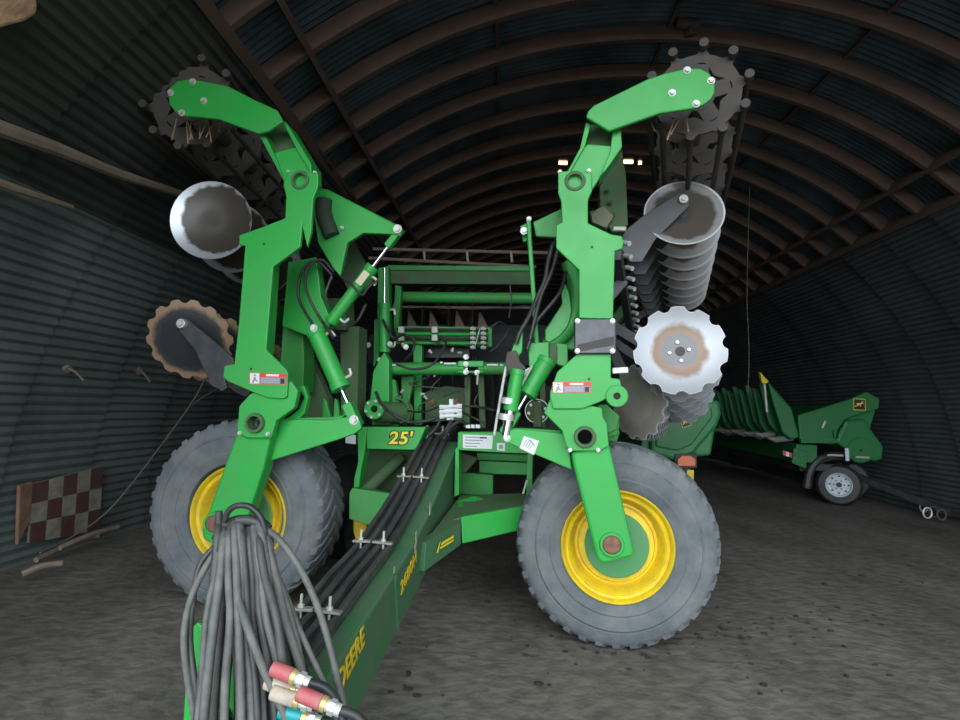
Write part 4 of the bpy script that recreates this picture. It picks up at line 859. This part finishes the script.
# trailer
TR = root('header_trailer', H, 'low dark trailer with white rimmed wheels carrying the crop header', 'trailer')
b0 = H.V(822, 455, .1)
bm = NB(); b_bar(bm, Vector((b0.x-.25, .2, .62)), Vector((b0.x-.25, 6.6, .62)), .12, .16); b_bar(bm, Vector((b0.x+.55, .2, .62)), Vector((b0.x+.55, 6.6, .62)), .12, .16)
for v in (.3, 2, 4, 6.4): b_bar(bm, Vector((b0.x-.3, v, .62)), Vector((b0.x+.6, v, .62)), .1, .12)
link('chassis', bm, slate, TR, bevel=.01)
wc = [(840.5, 485.5, 0, 'near'), (863, 482, 1.25, 'far')]
axd = None
cpos = [H.to(Vector((6.12, 10.2, .345))), H.to(Vector((6.78, 11.0, .345)))]
ax = (H.to(Vector((6.12, 10.2, 0)))-H.to(Vector((0, 0, 0)))).normalized(); ax.z = 0
for c in cpos:
    bm = NB(); b_lathe(bm, c-ax*.02, ax, [(.18, .0), (.2, -.015), (.3, -.012), (.335, .02), (.348, .05), (.348, .2), (.33, .235), (.2, .24)], 56); t = link('tire', bm, rubberk, TR, smooth=True)
    bm = NB(); b_lathe(bm, c-ax*.02, ax, [(.03, .03), (.11, .03), (.13, .05), (.165, .04), (.185, -.01), (.205, -.015), (.205, .03), (.03, .08)], 48); w_ = link('wheel_rim', bm, wheelwhite, t, smooth=True)
    x, y = basis(ax)
    for k in range(8): bm = NB(); p = c+(x*cos(k*pi/4)+y*sin(k*pi/4))*.14; b_cyl(bm, p, p-ax*-.025, .018, n=8) if 0 else b_cyl(bm, p+ax*.035, p+ax*.018, .016, n=8); link('rim_hole', bm, black, t)
    bm = NB(); b_cyl(bm, c+ax*.05, c-ax*.03, .05, .035, n=16)
    for k in range(6): p = c+(x*cos(k*pi/3)+y*sin(k*pi/3))*.075; b_cyl(bm, p+ax*.03, p-ax*.005, .012, n=6)
    link('hub', bm, iron, t)
bm = NB(); b_bar(bm, cpos[0]+ax*.2+Vector((0, 0, .02)), cpos[1]+Vector((0, 0, .02)), .1, .1); b_bar(bm, cpos[0]+ax*.4, cpos[0]+ax*.4+Vector((0, 0, .35)), .2, .2); link('axle', bm, slate, TR)
bm = NB(); pA = H.V(806, 484, -.1)
b_tube(bm, [H.V(807, 488, .0), H.V(810, 472, .0), H.V(818, 461, .0), H.V(832, 456, .0), H.V(846, 456, .0)], .07, 8); link('fender', bm, rubberk, TR, smooth=True)
for x0, x1, y in ((827, 843, 455), (855, 869, 457)): bm = NB(); b_bar(bm, H.V(x0, y, -.12), H.V(x1, y+.5, -.12), .03, .03); link('fender_strip', bm, mat('pale strip', (.4, .42, .35), .6), TR)
bm = NB(); b_bar(bm, H.V(846.5, 448, -.2), H.V(847.5, 461, -.2), .06, .03, (0, 1, 0)); lab(link('jack_handle', bm, wheelwhite, TR, bevel=.01), 'white upright plate over the wheels')
# trailer tongue running along the wall towards the viewer
p = H.to(Vector((6.5, 10.4, .5))); q = H.to(B.world(B.Z(950, 513, .12))); r_ = H.to(B.world(B.Z(990, 522, .12)))
bm = NB(); b_bar(bm, p, q, .09, .1); b_bar(bm, q, r_, .08, .08); link('tongue', bm, slate, TR, bevel=.01)
for k, (x, y) in enumerate(((924, 507), (928, 513), (934, 512), (943, 515))):
    c = H.to(B.world(B.Z(x, y, .12))); bm = NB(); b_tube(bm, [c+Vector((.06*cos(a), .01*k, .075*sin(a))) for a in [2*pi*j/10 for j in range(11)]], .014, 6); link('chain_link', bm, zinc if k < 2 else iron, TR, smooth=True)

# ------------------------------------------------------------------ second header behind the right tyre
KD = root('crop_header', K, 'dark green header end with an amber lamp, close behind the right tyre', 'crop header')
kp = plate('end_shield', [(651, 424), (683, 400), (720, 400), (722, 414), (718, 426), (694, 454), (676, 461), (651, 454)], .0, .12, greenh, KD, fr=K, bevel=.04)
plate('shield_panel', [(656, 428), (686, 408), (712, 408), (713, 417), (692, 445), (678, 451), (656, 447)], -.03, .04, greenh, KD, fr=K, bevel=.03)
c = K.V(690, 430, 0); bm = NB(); b_prism(bm, [Vector((c.x+dx, .12, z)) for dx, z in ((-.55, .85), (.28, .95), (.36, 1.45), (.1, 1.52), (-.5, 1.3))], (0, 1.6, 0)); link('header_body', bm, greenh, KD, bevel=.03)
lamp = plate('lamp_housing', [(675, 454), (697, 453), (697, 468), (675, 469)], -.02, .05, black, KD, fr=K, bevel=.004)
bm = NB(); b_prism(bm, [K.V(x, y, -.025) for x, y in ((677, 466), (677, 459), (681, 455.5), (690, 455.5), (695, 459), (695, 466))], (0, -.03, 0)); link('amber_lens', bm, amber, lamp, bevel=.008)
lab(plate('yellow_tab', [(687, 470), (694, 470), (694, 483), (687, 480)], 0, .03, yellow, KD, fr=K), 'yellow tab')
logo(685.5, 422, -.04, .10, KD, K, X=Vector((.94, 0, .34)), Y=Vector((-.34, 0, .94)))
bm = NB()
for dx in (-.4, .05): b_bar(bm, Vector((c.x+dx, .3, 0)), Vector((c.x+dx, .3, .9)), .08, .08, (1, 0, 0)); b_bar(bm, Vector((c.x+dx, 1.5, 0)), Vector((c.x+dx, 1.5, .95)), .08, .08, (1, 0, 0)); b_bar(bm, Vector((c.x+dx, .2, .04)), Vector((c.x+dx, 1.6, .04)), .1, .08)
link('stand', bm, slate, KD)

# ------------------------------------------------------------------ light
w = bpy.data.worlds.new('sky'); bpy.context.scene.world = w; w.use_nodes = True
nt = w.node_tree; n = nt.nodes; l = nt.links; bg = n['Background']
# overcast sky, a broad bright patch added low outside the doorway for deeper light
tc = n.new('ShaderNodeTexCoord'); dt = n.new('ShaderNodeVectorMath'); dt.operation = 'DOT_PRODUCT'; dt.inputs[1].default_value = Vector((-.22, -1, .26)).normalized()
l.new(tc.outputs['Generated'], dt.inputs[0]); mxm = n.new('ShaderNodeMath'); mxm.operation = 'MAXIMUM'; mxm.inputs[1].default_value = 0; l.new(dt.outputs['Value'], mxm.inputs[0])
pw_ = n.new('ShaderNodeMath'); pw_.operation = 'POWER'; pw_.inputs[1].default_value = 5; l.new(mxm.outputs[0], pw_.inputs[0])
ml = n.new('ShaderNodeMath'); ml.operation = 'MULTIPLY_ADD'; ml.inputs[1].default_value = 1.7; ml.inputs[2].default_value = .62; l.new(pw_.outputs[0], ml.inputs[0])
l.new(ml.outputs[0], bg.inputs[1]); bg.inputs[0].default_value = (.86, .94, 1.0, 1)
pl = bpy.data.lights.new('door_portal', 'AREA'); pl.shape = 'RECTANGLE'; pl.size = 10.8; pl.size_y = 5.6; pl.cycles.is_portal = True
po = bpy.data.objects.new('door_portal', pl); C.objects.link(po); pw = B.world((CX, S0-.02, 2.75)); po.location = pw
po.rotation_euler = (Vector((0, -1, 0))).to_track_quat('Z', 'Y').to_euler(); po.rotation_euler = (radians(90), 0, -B.th)
sc = bpy.context.scene
sc.view_settings.view_transform = 'Standard'; sc.view_settings.look = 'None'; sc.view_settings.gamma = 1; sc.view_settings.exposure = 1.62
sc.cycles.use_denoising = True
sc.cycles.max_bounces = 6; sc.cycles.diffuse_bounces = 5
